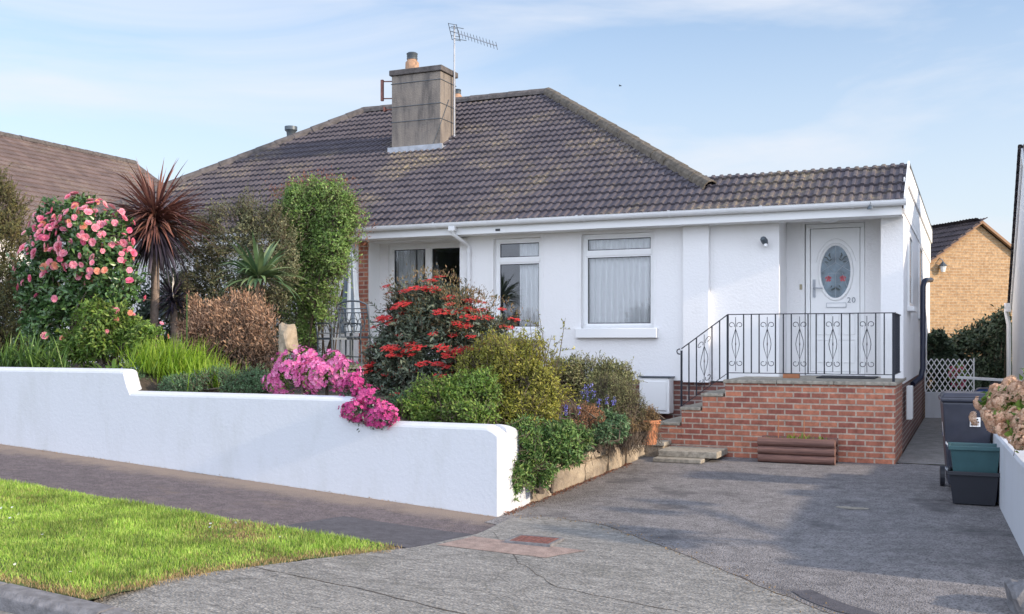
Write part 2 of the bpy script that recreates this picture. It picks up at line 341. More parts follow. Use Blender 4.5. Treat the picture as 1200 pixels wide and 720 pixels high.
        ring(x0,x1,z0,z1,False)
        for h in holes: ring(*h, True)
        return s
    def build(s, name, mat, parent=None, smooth=False, bevel=0, org=None, uv=True, segs=2):
        if parent is not None: org = ORG[parent]
        elif org is None:
            a = np.array(s.v); org = Vector(((a[:,0].min()+a[:,0].max())/2, (a[:,1].min()+a[:,1].max())/2, a[:,2].min()))
        me = bpy.data.meshes.new(name); me.from_pydata(s.v, [], s.f); me.update()
        if uv: auto_uv(me)
        me.transform(Matrix.Translation(-Vector(org)))
        if smooth:
            me.polygons.foreach_set('use_smooth', [True]*len(me.polygons))
            try: me.set_sharp_from_angle(angle=R(40))
            except Exception: pass
        finish(me, mat); o = link_mesh(name, me, parent, Vector(org))
        if bevel:
            b = o.modifiers.new('bevel', 'BEVEL'); b.width = bevel; b.segments = segs; b.limit_method = 'ANGLE'
        return o
def kids(o): return [c for c in bpy.data.objects if c.parent == o]
def copy_tree(o, parent=None):
    c = o.copy(); C.objects.link(c); c.parent = parent
    for ch in kids(o): copy_tree(ch, c)
    return c
def arc(cx, cz, r, a0, a1, n=10): return [(cx+r*math.cos(R(a0+(a1-a0)*i/n)), cz+r*math.sin(R(a0+(a1-a0)*i/n))) for i in range(n+1)]

# ------------------------------------------------------------ the ground
def S(x): return -1.65-0.066*(max(-45, min(20, x))+4.07)
def g(x, y):
    D = -1.57-0.016*(14-min(14, max(8.92, y)))
    s = S(x)
    if x <= -4.07: return s
    if y >= 8.92: return D
    k = min(1, (8.92-y)/4.0); k = k*k*(3-2*k); return D+(s-D)*k
def sheet(name, poly, off, mat, step=0.25, wob=0.0, h=g, kind='structure', thick=0.0):
    pts = []
    rr = random.Random(len(poly)*7+int(abs(poly[0][0])*100))
    n = len(poly)
    for i in range(n):
        a, b = Vector(poly[i]), Vector(poly[(i+1)%n]); k = max(1, int((b-a).length/(0.12 if wob else step)))
        for j in range(k):
            p = a.lerp(b, j/k)
            if wob and j: p += Vector((rr.uniform(-wob,wob), rr.uniform(-wob,wob)))
            pts.append(p)
    nb = len(pts); edges = [(i, (i+1)%nb) for i in range(nb)]
    xs = [p.x for p in pts]; ys = [p.y for p in pts]
    x = min(xs)+step/2
    while x < max(xs):
        y = min(ys)+step/2
        while y < max(ys): pts.append(Vector((x, y))); y += step
        x += step
    vo, eo, fo, *_ = delaunay_2d_cdt(pts, edges, [], 1, 1e-5)
    mb = MB(); mb.add([(v.x, v.y, h(v.x, v.y)+off) for v in vo], [tuple(f) for f in fo])
    me_o = mb.build(name, mat, smooth=False)
    me = me_o.data
    if me.polygons and me.polygons[0].normal.z < 0: me.flip_normals()
    if thick:
        md = me_o.modifiers.new('t', 'SOLIDIFY'); md.thickness = thick; md.offset = -1
    return tag(me_o, kind=kind)
# far ground, one sheet to the horizon
mb = MB(); xs = [-900,-300,-100,-45,-30,-20,-14,-10,-7,-4.07,-2,0,2,5,10,20,60,200,900]; ys = [-900,-200,-50,-20,-8,-2,2,4.9,6,7.2,8.92,10,14,20,30,60,200,900]
vs = [(x, y, (S(x) if y < 8.92 else min(S(x), -1.57))-0.16) for y in ys for x in xs]; nx = len(xs)
mb.add(vs, [(j*nx+i, j*nx+i+1, (j+1)*nx+i+1, (j+1)*nx+i) for j in range(len(ys)-1) for i in range(nx-1)])
tag(mb.build('ground', M['grasssoil'], org=Vector((0,0,-2))), kind='structure')
# road, kerb
def groad(x, y): return S(x)-0.10
sheet('road', [(-30,-6),(14,-6),(14,4.62),(-30,4.62)], 0, M['road'], 0.6, h=groad)
KERB_END = -4.25
mb = MB(); x = -20.0
kr = random.Random(3)
while x < KERB_END-0.05:
    x1 = min(x+0.9, KERB_END); a = x+0.006; b = x1-0.006; j = kr.uniform(-0.005, 0.005)
    za, zb = S(a), S(b); drop0 = 0.0
    pr = lambda xx, z: [(xx,4.62+j,z-0.25),(xx,4.80+j,z-0.25),(xx,4.80+j,z+0.012),(xx,4.66+j,z+0.012),(xx,4.625+j,z-0.02)]
    pa, pb = pr(a, za), pr(b, zb-(0.05 if x1 == KERB_END else 0)); mb.add(pa+pb, [(4,3,2,1,0),(5,6,7,8,9)]+[(i,(i+1)%5,5+(i+1)%5,5+i) for i in range(5)])
    x = x1
tag(mb.build('kerb', M['kerb'], bevel=0.008), kind='structure')
mb = MB(); mb.box(-4.24, 14, 4.60, 4.72, -0.2, 0)
mb.v = [(vx, vy, S(vx)-0.075 if vz == 0 else S(vx)-0.3) for vx, vy, vz in mb.v]
tag(mb.build('dropped_kerb', M['kerb']), kind='structure')
# pavement, verge, crossover, drive
sheet('pavement', [(-30,7.17),(-8,7.15),(-4.15,7.15),(-3.75,8.0),(-3.6,8.92),(-8,8.93),(-30,8.93)], 0.0, M['pave'], 0.3, 0.006)
sheet('asphalt_patch', [(-5.35,7.22),(-4.05,7.25),(-3.85,8.02),(-5.15,7.98)], 0.008, M['patch'], 0.3, 0.01)
def gx(x, y):
    z = g(x, y); 
    if y < 5.4: z = min(z, S(x)-0.075*(5.4-max(4.7,y))/0.7)
    return z
sheet('driveway_crossover', [(-4.9,4.72),(-0.62,4.72),(-0.62,5.0),(-0.64,6.4),(-0.72,6.85),(-1.35,7.35),(-2.35,8.25),(-3.05,8.9),(-3.6,9.05),(-3.9,8.85),(-3.85,8.02),(-4.05,7.3),(-4.35,6.7),(-4.78,5.8),(-5.02,5.05),(-5.0,4.76)], 0.012, M['concrete'], 0.25, 0.012, h=gx)
sheet('pink_concrete_strip', [(-3.93,7.45),(-2.98,7.42),(-2.78,7.78),(-3.82,7.9)], 0.0155, M['pinkslab'], 0.3, 0.01)
sheet('driveway', [(-4.05,8.6),(-2.6,8.0),(-1.2,7.0),(-0.55,6.2),(0.42,6.5),(0.42,9.0),(0.32,12.0),(0.4,14.2),(-0.84,14.25),(-0.86,14.12),(-4.05,14.12)], 0.004, M['drive'], 0.25)
sheet('asphalt_strip', [(-0.62,4.72),(3.0,4.72),(3.0,6.6),(0.42,6.75),(-0.2,6.95),(-0.75,6.9),(-0.64,6.4)], 0.016, M['redtarmac'], 0.25, 0.012, h=gx)
sheet('next_pavement', [(3.0,4.72),(14,4.72),(14,8.3),(0.45,8.3),(0.45,6.7),(3.0,6.6)], 0.010, M['pave'], 0.4, 0.0)
sheet('side_path', [(-0.86,14.26),(0.6,14.26),(1.2,18),(1.2,24),(-0.86,24)], 0.010, M['slab'] if False else M['road'], 0.4, 0.0)
# tar blotch, cracked line and light patch on the drive
sheet('tar_blotch', [(-1.12,7.32),(-0.95,7.12),(-0.8,7.02),(-0.62,6.96),(-0.42,6.9),(-0.40,6.99),(-0.55,7.08),(-0.72,7.16),(-0.86,7.26),(-1.0,7.40)], 0.009, M['patch'], 0.2, 0.03)
for cx, cy, a, b in ((-1.05,10.6,0.16,0.07),):
    sheet('cement_patch', [(cx+a*math.cos(t), cy+b*math.sin(t)*(1+0.2*math.sin(3*t))) for t in np.linspace(0, 2*math.pi, 12, endpoint=False)], 0.008, M['slab'], 0.1)
def crack(name, pts, wd, mat, off):
    rg = random.Random(9); a = [Vector(p) for p in pts]; d = []
    for i in range(len(a)-1):
        for j in range(8): d.append(a[i].lerp(a[i+1], j/8)+Vector((rg.uniform(-0.015,0.015), rg.uniform(-0.015,0.015))))
    up_ = [(p.x, p.y+wd*rg.uniform(0.3,1)) for p in d]; lo_ = [(p.x, p.y-wd*rg.uniform(0.3,1)) for p in d][::-1]
    sheet(name, up_+lo_, off, mat, 5.0, 0, h=gx)
crack('concrete_joint', [(-4.85,6.05),(-3.9,6.0),(-2.9,5.85),(-1.9,5.7)], 0.008, M['soil'], 0.0145)
crack('concrete_joint', [(-3.75,8.15),(-3.1,7.2),(-2.6,6.7),(-1.6,6.55)], 0.006, M['soil'], 0.0145)
crack('driveway_edge_joint', [(-3.5,9.02),(-3.05,8.9),(-2.35,8.25),(-1.35,7.35),(-0.72,6.85)], 0.010, M['soil'], 0.0135)
# manhole cover
mc = P(583,631,7.9)
t_ = thing('inspection_cover', 'small rusty square utility cover set in the pavement beside the pink concrete strip', 'manhole cover', (-3.28,7.93,g(-3.28,7.93)+0.02))
zc = g(-3.28,7.93)+0.026; mb = MB(); mb.box(-3.45,-3.11,7.80,8.06,zc-0.02,zc+0.004)
for i in range(6):
    for j in range(5): mb.box(-3.43+i*0.055,-3.43+i*0.055+0.03,7.82+j*0.048,7.82+j*0.048+0.024,zc+0.004,zc+0.008)
mb.build('lid', M['iron_rust'], t_)
mb = MB()
for q in ((-3.48,-3.455,7.77,8.09),(-3.105,-3.08,7.77,8.09),(-3.455,-3.105,7.77,7.795),(-3.455,-3.105,8.065,8.09)): mb.box(*q, zc-0.02, zc+0.006)
mb.build('frame', M['kerb'], t_)

# garden soil
def sm(a, b, x): t = max(0, min(1, (x-a)/(b-a))); return t*t*(3-2*t)
def G(x, y):
    left = -0.62+0.24*(1-sm(-8.9,-8.4,x)) - 0.22*sm(-5.8,-5.2,x)
    left = left+(-0.42-left)*sm(10.5,12.5,y)
    right = -0.95-0.09*(y-9.7)
    return left+(right-left)*sm(-5.9,-4.5,x)
sheet('garden_soil', [(-20,9.05),(-4.2,9.05),(-4.2,13.1),(-4.2,15.58),(-20,15.58)], 0, M['soil'], 0.3, 0, h=G)
sheet('patio', [(-11,12.6),(-6.6,12.6),(-6.6,15.58),(-11,15.58)], 0.03, M['slab'], 0.4, 0, h=lambda x,y: -0.42)

# ------------------------------------------------------------ front garden wall
def wall_run(x0, x1, top, th=0.22, y=8.92, n=40):
    mb = MB(); prof = lambda xx: [(xx,y,S(xx)-0.3),(xx,y+th,S(xx)-0.3)]+[(xx, y+th/2+th/2*math.cos(t), top(xx)-0.05+0.05*math.sin(t)) for t in np.linspace(0, math.pi, 9)]
    k = 11; vs = []; X = [x0+(x1-x0)*i/n for i in range(n+1)]
    for xx in X: vs += prof(xx)
    fs = [(i*k+j, (i+1)*k+j, (i+1)*k+(j+1)%k, i*k+(j+1)%k) for i in range(n) for j in range(k)]
    fs += [tuple(range(k)), tuple(n*k+j for j in range(k-1,-1,-1))]
    return mb.add(vs, fs)
def walltop(x):
    z = -0.31
    z += -0.245*sm(-8.66,-8.56,x)
    z += -0.235*sm(-5.6,-5.4,x)
    z -= 0.11*sm(-4.22,-4.05,x)**2*0.6
    return z
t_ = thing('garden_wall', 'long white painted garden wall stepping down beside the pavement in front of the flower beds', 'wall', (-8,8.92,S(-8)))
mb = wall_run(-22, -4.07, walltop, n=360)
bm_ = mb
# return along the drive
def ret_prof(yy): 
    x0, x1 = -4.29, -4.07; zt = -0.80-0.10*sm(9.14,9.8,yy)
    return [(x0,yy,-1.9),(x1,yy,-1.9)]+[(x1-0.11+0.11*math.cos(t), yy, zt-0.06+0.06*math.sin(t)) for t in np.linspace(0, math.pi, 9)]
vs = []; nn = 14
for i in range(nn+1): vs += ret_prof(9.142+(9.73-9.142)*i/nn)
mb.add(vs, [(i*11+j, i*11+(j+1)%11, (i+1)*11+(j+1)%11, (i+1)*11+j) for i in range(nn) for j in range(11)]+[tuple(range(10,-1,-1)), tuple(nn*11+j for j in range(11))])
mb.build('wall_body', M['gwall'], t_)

# stone retaining wall beside the drive
t_ = thing('stone_wall', 'rough buff stone retaining wall along the left edge of the driveway', 'wall', (-4.1,11.5,-1.6))
rs = random.Random(5); stones = MB()
def stone(y0, y1, z0, z1, dx):
    vs = []; n = 5
    # face towards +X as a lumpy patch
    for i in range(n+1):
        for j in range(n+1):
            a = i/n; b = j/n; e = min(a,1-a,b,1-b)
            d = 0.0 if e == 0 else 0.05*min(1, e*4)
            vs.append((-4.10+dx+(d-0.03)+rs.uniform(-0.014,0.014), y0+(y1-y0)*a+(0 if e==0 else rs.uniform(-0.01,0.01)), z0+(z1-z0)*b))
    # corner rounding
    m_ = n+1; fs = [(i*m_+j, (i+1)*m_+j, (i+1)*m_+j+1, i*m_+j+1) for i in range(n) for j in range(n)]
    back = len(vs)
    rim = [i*m_ for i in range(n)]+[n*m_+j for j in range(n)]+[(n-i)*m_+n for i in range(n)]+[n-j for j in range(n)]
    for r_ in rim: v = vs[r_]; vs.append((-4.28, v[1], v[2]))
    kk = len(rim); fs += [(rim[i], back+i, back+(i+1)%kk, rim[(i+1)%kk]) for i in range(kk)]
    stones.add(vs, fs)
y = 9.735
while y < 12.9:
    w_ = rs.uniform(0.35, 0.85); y1 = min(y+w_, 12.95); hgt = rs.uniform(0.18,0.34)
    stone(y+0.008, y1-0.008, -1.75, -1.62+hgt, rs.uniform(-0.01,0.05))
    yy = y; 
    while yy < y1-0.05:
        ww = rs.uniform(0.16,0.4); y2 = min(yy+ww, y1); ztop = -0.95-0.075*(yy-9.7)+rs.uniform(-0.05,0.07)
        zz = -1.61+hgt
        while zz < ztop-0.05:
            hh = min(rs.uniform(0.10,0.2), ztop-zz); stone(yy+0.008, y2-0.008, zz+0.006, zz+hh, rs.uniform(-0.03,0.03)); zz += hh
        yy = y2
    y = y1
def stone_mat():
    m, n, b = newmat('buff_wall_stone'); b.inputs['Roughness'].default_value = 0.9; p = objco(n)
    r = ramp(n, [(0.3, (0.15,0.125,0.10)), (0.5, (0.34,0.28,0.21)), (0.7, (0.52,0.43,0.31))]); n.links.new(noise(n, p, 3.5, 7, 0.65), r.inputs[0])
    r2 = ramp(n, [(0.58, (0,0,0)), (0.7, (0.6,)*3)]); n.links.new(noise(n, p, 9, 5, 0.7), r2.inputs[0])
    n.links.new(mixc(n, r2.outputs[0], r.outputs[0], (0.16,0.17,0.16)), b.inputs['Base Color']); bump(n, b, noise(n, p, 25, 6, 0.7), 0.9, 0.03); return m
M['stone'] = stone_mat()
stones.build('stones', M['stone'], t_)
mb = MB(); mb.box(-4.27,-4.13,9.735,12.95,-1.8,-1.12); mb.build('mortar_core', M['rock'], t_)

# block ledge with slabs near the steps
t_ = thing('block_ledge', 'low rendered block ledge topped with stone slabs at the foot of the brick steps', 'ledge', (-4.0,13.5,-1.57))
mb = MB(); mb.box(-4.5,-4.06,12.955,13.5,-1.8,-1.42); mb.box(-4.5,-4.06,13.51,14.09,-1.8,-1.42); mb.box(-4.06,-3.8,13.75,14.09,-1.8,-1.42); mb.build('block', M['stone'], t_, bevel=0.01)
mb = MB(); mb.box(-4.5,-4.03,12.95,13.52,-1.418,-1.365); mb.box(-4.5,-4.03,13.53,14.095,-1.418,-1.368); mb.box(-4.024,-3.78,13.72,14.095,-1.418,-1.366); mb.build('slab', M['slab'], t_, bevel=0.008)
t_ = thing('paving_step', 'two stacked stone paving slabs forming a low step on the asphalt before the brick wall', 'step', (-3.35,13.7,-1.57))
mb = MB(); mb.box(-3.80,-3.16,13.22,13.75,-1.575,-1.525); mb.build('lower_slab', M['slab'], t_, bevel=0.008)
mb = MB(); mb.box(-3.78,-3.0,13.42,14.08,-1.523,-1.44); mb.build('upper_slab', M['slab'], t_, bevel=0.008)

# ------------------------------------------------------------ brick landing with steps
LZ = -0.52
t_ = thing('brick_landing', 'raised red brick landing with steps and lichened coping before the white front door', 'landing', (-2,14.8,-1.57))
mb = MB(); mb.box(-3.04,-0.875,14.1,15.58,-1.8,LZ-0.05)
mb.box(-3.35,-3.042,14.1,15.58,-1.8,LZ-0.19-0.045); mb.box(-3.64,-3.352,14.1,15.58,-1.8,LZ-0.385-0.045); mb.box(-3.96,-3.642,14.1,15.58,-1.8,LZ-0.60-0.045)
mb.build('brickwork', M['brick'], t_)
mb = MB(); x = -3.065
for x1 in (-2.35,-1.62,-0.85): mb.box(x, x1-0.006, 14.075, 14.4, LZ-0.048, LZ); x = x1
mb.box(-3.065,-0.855,14.404,16.24,LZ-0.048,LZ-0.002)
mb.box(-3.375,-3.068,14.085,15.58,LZ-0.233,LZ-0.19); mb.box(-3.665,-3.378,14.085,15.58,LZ-0.428,LZ-0.385); mb.box(-3.985,-3.668,14.085,15.58,LZ-0.643,LZ-0.60)
mb.build('coping', M['slab'], t_, bevel=0.01)

# ------------------------------------------------------------ railing
def railing():
    t = thing('handrail', 'black wrought iron railing with scrollwork along the brick landing and steps', 'railing', (-2.0,14.2,LZ))
    YR = 14.17; XL, XR = -3.02, -0.90; ZT, ZB = 0.355, LZ+0.085
    p = MB(); p.box(XL-0.013,XL+0.013,YR-0.013,YR+0.013,LZ,ZT); p.build('post', M['iron'], t)
    p = MB(); p.box(XR-0.016,XR+0.016,YR-0.016,YR+0.016,LZ,ZT); p.build('post', M['iron'], t)
    XN = -3.66
    p = MB(); p.box(XN-0.012,XN+0.012,YR-0.012,YR+0.012,LZ-0.385,-0.13); p.build('post', M['iron'], t)
    r = MB(); r.box(XL,XR+0.03,YR-0.022,YR+0.022,ZT,ZT+0.012); r.box(XL,XR,YR-0.012,YR+0.012,ZB,ZB+0.010)
    sl_ = (ZT+0.11)/(XL-XN); r.obox(((XL+XN)/2,YR,(ZT-0.11)/2+0.004), ((XL-XN)/2,0,(ZT+0.11)/2), (0,0.02,0), (0,0,0.006))
    zb2 = lambda x: ZB-(XL-x)*sl_; r.obox(((XL+XN)/2,YR,(ZB+zb2(XN))/2), ((XL-XN)/2,0,(ZB-zb2(XN))/2), (0,0.01,0), (0,0,0.005))
    cx, cz = XN-0.02, -0.11-0.035; r.tube([(a, YR, b) for a, b in arc(cx-0.01, cz, 0.035, 75, 290, 10)], 0.008, 6)
    r.box(XR-0.012,XR+0.012,YR,15.56,ZT,ZT+0.012); r.box(XR-0.010,XR+0.010,YR,15.56,ZB,ZB+0.010)
    r.build('rail', M['iron'], t)
    def bar(x, z0, z1, y=YR): m = MB(); m.box(x-0.0075,x+0.0075,y-0.0075,y+0.0075,z0,z1); m.build('baluster', M['iron'], t)
    W = XR-XL; per = W/5.02; pw = per*0.51
    def scroll(x0, x1, zlo, zhi, sh=lambda x: 0):
        m = MB(); c = (x0+x1)/2; hw = (x1-x0)/2; rr = hw*0.40
        def wire(pts): m.tube([(a, YR, b+sh(a)) for a, b in pts], 0.0046, 5)
        for zz, sg in ((zhi, 1), (zlo, -1)):
            for sx in (-1, 1):
                cx_ = c+sx*(hw-rr-0.005)
                pts = [(cx_+sx*-1*rr*math.cos(a)*(1-0.09*a), zz-sg*rr*0.2+sg*rr*math.sin(a)*(1-0.09*a)) for a in np.linspace(-0.6, 5.2, 22)]
                wire(pts)
        zm = (zlo+zhi)/2; hh = (zhi-zlo)/2-0.06
        wire([(c, zm+hh), (c+hw*0.42, zm+hh*0.3), (c+hw*0.5, zm), (c+hw*0.42, zm-hh*0.3), (c, zm-hh), (c-hw*0.42, zm-hh*0.3), (c-hw*0.5, zm), (c-hw*0.42, zm+hh*0.3), (c, zm+hh)])
        wire([(c, zlo-0.1), (c, zm-0.03), (c, zm), (c, zm+0.03), (c, zhi+0.1)])
        m.tube([(c, YR, zm-0.03+sh(c)), (c, YR, zm+sh(c)), (c, YR, zm+0.03+sh(c))], [0.004,0.009,0.004], 6)
        m.build('scroll', M['iron'], t)
    for k in range(5):
        x0 = XL+k*per; x1 = x0+pw
        if k: bar(x0, ZB, ZT)
        bar(x1, ZB, ZT); scroll(x0+0.008, x1-0.008, ZB+0.13, ZT-0.13)
        if k < 4: bar(x1+(per-pw)/2, ZB, ZT)
        else: bar(x1+(per-pw)/2, ZB, ZT)
    for k in range(1, 8): bar(XR, ZB, ZT, YR+k*0.17)
    top = lambda x: ZT-(XL-x)*sl_
    for k, x in enumerate((XL-0.11, XL-0.215, XL-0.43, XL-0.535)): bar(x, zb2(x), top(x))
    scroll(XL-0.43+0.006, XL-0.215-0.006, ZB+0.13, ZT-0.13, lambda x: (x-XL)*sl_)
railing()

# ------------------------------------------------------------ the bungalow
YW = 15.6; EY = 15.2; RY = 20.2; EZ = 1.93; RZ = 5.15; PITCH = (RZ-EZ)/(RY-EY)
house = thing('bungalow', 'white rendered bungalow with brown tiled hipped roof behind the raised front garden', 'bungalow', (-8,20,-1.57))
W1 = (-7.18,-6.335,0.16,1.68); W2 = (-5.65,-4.465,0.20,1.69)
mb = MB()
mb.panel(-7.65,-3.98,-0.6,1.86,YW,0.28,[W1,W2])
mb.box(-3.98,-3.59,YW-0.10,YW+0.28,-0.62,1.86)
mb.box(-3.588,-2.57,YW,YW+0.66,-0.6,1.86)
mb.box(-1.16,-0.86,YW,YW+0.66,-0.6,1.86)
mb.panel(-2.568,-1.162,-0.55,1.86,16.25,0.2,[(-2.30,-1.43,LZ,1.77)])
mb.box(-1.15,-0.86,16.262,26,-0.6,2.33)                                   # side wall
mb.box(-17.0,-1.15,25.0,25.3,-1.6,1.86)
mb.box(-17.0,-16.7,16.4,25.0,-1.6,1.86)
mb.panel(-9.6,-7.652,-0.42,1.86,16.0,0.28,[(-9.42,-7.72,-0.40,1.70)])     # patio door wall
mb.box(-7.80,-7.652,YW,15.998,-0.6,1.86)
mb.box(-16.7,-9.78,YW,YW+0.3,-1.6,1.86)
mb.build('wall', M['render'], house)
mb = MB(); mb.box(-9.778,-9.602,YW+0.02,YW+0.4,-0.5,1.86); mb.build('brick_pier', M['brick'], house)
mb = MB(); mb.box(-9.601,-9.58,YW+0.05,15.999,-0.42,1.72); mb.build('reveal_board', M['smoothwhite'], house)
mb = MB(); mb.box(-7.62,-3.97,YW+0.04,YW+0.3,-1.8,-0.602); mb.box(-3.965,-0.90,15.6,15.86,-1.8,-0.622); mb.box(-1.15,-0.90,15.862,26,-1.8,-0.602)
mb.build('plinth', M['plinth'], house)
mb = MB(); mb.box(-16.6,-1.2,16.5,25,-0.70,-0.62); mb.build('floor', M['room'], house)
mb = MB(); mb.box(-16.6,-2.6,16.3,25,1.80,1.85)
mb.box(-7.6,-2.7,19.2,19.3,-0.61,1.79); mb.box(-6.0,-5.9,16.0,19.19,-0.61,1.79); mb.box(-9.6,-7.65,19.6,19.7,-0.61,1.79); mb.box(-7.66,-7.60,16.3,19.19,-0.61,1.79); mb.box(-9.8,-9.7,16.4,19.7,-0.61,1.79); mb.build('room_partition', M['room'], house)
# fascia, soffit, gutter
mb = MB(); mb.box(-17.4,-0.86,15.245,15.27,1.735,1.915); mb.box(-17.4,-0.86,15.272,YW-0.002,1.735,1.755)
mb.box(-9.6,-7.66,YW,15.998,1.72,1.735)
mb.build('fascia', M['smoothwhite'], house)
mb = MB(); mb.box(-2.568,-1.162,YW,16.248,1.80,1.815); mb.build('porch_soffit', M['smoothwhite'], house)
mb = MB(); n = 10; y0 = 15.18
pts = [(y0+0.058*math.cos(t), 1.925+0.075*math.sin(t)) for t in np.linspace(math.pi, 2*math.pi, n)]; inn = [(y0+0.05*math.cos(t), 1.925+0.067*math.sin(t)) for t in np.linspace(2*math.pi, math.pi, n)]
mb.extrude([(-17.5,a,b) for a, b in [(y0-0.064,1.932)]+pts+[(y0+0.06,1.932)]+inn], (17.5-0.80,0,0)); gut = mb.build('gutter', M['gutter'], house, smooth=False)
for x in (-16,-14,-12,-9.55,-8.05,-6.55,-5.55,-5.45,-4.1,-2.75,-1.5):
    mb = MB(); pp = [(y0+0.064*math.cos(t), 1.925+0.082*math.sin(t)) for t in np.linspace(math.pi, 2*math.pi, n)]; q = [(y0+0.06*math.cos(t), 1.925+0.077*math.sin(t)) for t in np.linspace(2*math.pi, math.pi, n)]
    mb.extrude([(x-0.02,a,b) for a, b in [(y0-0.068,1.94)]+pp+q], (0.04,0,0)); mb.build('gutter_bracket', M['gutter'], gut)
# downpipe with swan neck
mb = MB(); X0 = -7.72
mb.tube([(X0,15.18,1.86),(X0,15.18,1.78)], 0.04, 8); mb.obox((X0+0.0,15.18,1.83),(0.055,0,0),(0,0.05,0),(0,0,0.035))
mb.tube([(X0,15.18,1.80),(X0,15.2,1.74),(X0+0.10,15.50,1.60),(X0+0.11,15.55,1.55),(X0+0.11,15.55,1.0),(X0+0.11,15.55,-0.9)], 0.034, 8)
dp = mb.build('downpipe', M['gutter'], house, smooth=True)
for z in (1.45,0.5): mb = MB(); mb.tube([(X0+0.11,15.55,z),(X0+0.11,15.55,z+0.05)], 0.042, 8); mb.build('pipe_collar', M['gutter'], dp)
# roof body under the tiles
def body(pts, faces, name, m): mb = MB(); mb.add(pts, faces); return mb
e = 0.05
mb = body([(-17.5,EY,EZ-e),(-3.0,EY,EZ-e),(-3.0,25.2,EZ-e),(-17.5,25.2,EZ-e),(-12.5,RY,RZ-e),(-8.03,RY,RZ-e)], [(0,3,2,1),(0,1,5,4),(1,2,5),(2,3,4,5),(3,0,4)], '', None)
zt = EZ+(16.13-EY)*PITCH
mb.add([(-3.6,EY,EZ-e),(-0.84,EY,EZ-e),(-0.84,16.13,zt-e),(-3.6,16.13,zt-e),(-0.84,26,2.36),(-3.6,26,2.36),(-3.6,26,1.9),(-0.845,26,1.9)], [(0,1,2,3),(3,2,4,5),(5,4,7,6),(0,6,7,1),(0,3,5,6)])
roof = mb.build('roof', M['tilesdark'], house)
def tile_mesh(O, U, V, wd, ln, clips, roll=0.125, gauge=0.27, tile=0.25, lift=0.038):
    O, U, V = Vector(O), Vector(U).normalized(), Vector(V).normalized(); Nn = U.cross(V).normalized()
    prof = [(0,0),(0.42,0),(0.52,0.015),(0.62,0.019),(0.84,0.019),(0.94,0.015),(0.985,0)]
    ss = []; nr = int(math.ceil(wd/roll))
    for i in range(nr):
        for f, h in prof: ss.append(((i+f)*roll, h))
    ss.append((nr*roll, 0)); ns = len(ss)
    bm = bmesh.new(); uvl = bm.loops.layers.uv.new('UVMap'); nc = int(math.ceil(ln/gauge)); 
    for c in range(nc):
        ra, rb_ = random.Random(c*7+1), random.Random(c*7+2)
        r0, r1 = c*gauge-0.012, (c+1)*gauge+0.01
        rows = []
        jit = [ra.uniform(-0.004, 0.005) for _ in range(int(nr*roll/tile)+3)]
        jr = [rb_.uniform(-0.006, 0.006) for _ in range(int(nr*roll/tile)+3)]
        for r, lf, hm in ((r0, -0.006, 0.7), (r0, lift, 1), (r1, 0.002, 1)):
            row = []
            for s, h in ss:
                k = int(s/tile+1e-6); row.append(bm.verts.new(O+U*s+V*(r+(jr[k] if r == r0 else 0))+Nn*(lf+h*hm+(jit[k] if lf > 0 else 0))))
            rows.append(row)
        for q in range(2):
            for i in range(ns-1):
                f = bm.faces.new((rows[q][i], rows[q][i+1], rows[q+1][i+1], rows[q+1][i]))
                sm_ = (ss[i][0]+ss[i+1][0])/2
                for lp in f.loops: lp[uvl].uv = (sm_/tile, c+0.5)
    for co_, no_ in clips:
        bmesh.ops.bisect_plane(bm, geom=bm.verts[:]+bm.edges[:]+bm.faces[:], plane_co=co_, plane_no=no_, clear_outer=True)
    return bm
def tiles(name, parent, mat, *a, **k):
    bm = tile_mesh(*a, **k); me = bpy.data.meshes.new(name); bm.to_mesh(me); bm.free()
    me.transform(Matrix.Translation(-ORG[parent])); finish(me, mat); return link_mesh(name, me, parent, ORG[parent])
V_ = (0,1,PITCH); SL = math.hypot(RY-EY, RZ-EZ)
# front slope; trimmed on the hips (vertical 45 degree planes) and at the low extension
bmf = dict(roll=0.125)
hipR = (Vector((-3.0,EY,0)), Vector((1,1,0)).normalized()); hipL = (Vector((-17.5,EY,0)), Vector((-1,1,0)).normalized())
top_ = (Vector((0,RY,0)), Vector((0,1,0)))
tiles('tile_courses', roof, M['tiles'], (-17.5,EY-0.04,EZ-0.04*PITCH), (1,0,0), V_, 14.6, SL, [hipR, hipL, top_])
tiles('tile_courses', roof, M['tiles'], (-17.5,EY-0.04,EZ-0.04*PITCH), (1,0,0), V_, 16.75, 1.2, [(Vector((-3.0,EY,0)), Vector((-1,-1,0)).normalized()), (Vector((-0.83,0,0)), Vector((1,0,0))), (Vector((0,16.13,0)), Vector((0,1,0)))])
tiles('tile_courses', roof, M['tiles'], (-3.0+0.04,EY,EZ-0.04*PITCH), (0,1,0), (-1,0,PITCH), 10.0, SL, [(Vector((-3.0,EY,0)), Vector((-1,-1,0)).normalized()), (Vector((-3.0,25.2,0)), Vector((-1,1,0)).normalized()), (Vector((-2.96,0,2.42)), Vector((0,0,-1)))])
tiles('tile_courses', roof, M['tiles'], (-17.54,25.2,EZ-0.04*PITCH), (0,-1,0), (1,0,PITCH), 10.0, SL, [(Vector((-17.5,EY,0)), Vector((1,-1,0)).normalized()), (Vector((-17.5,25.2,0)), Vector((1,1,0)).normalized())])
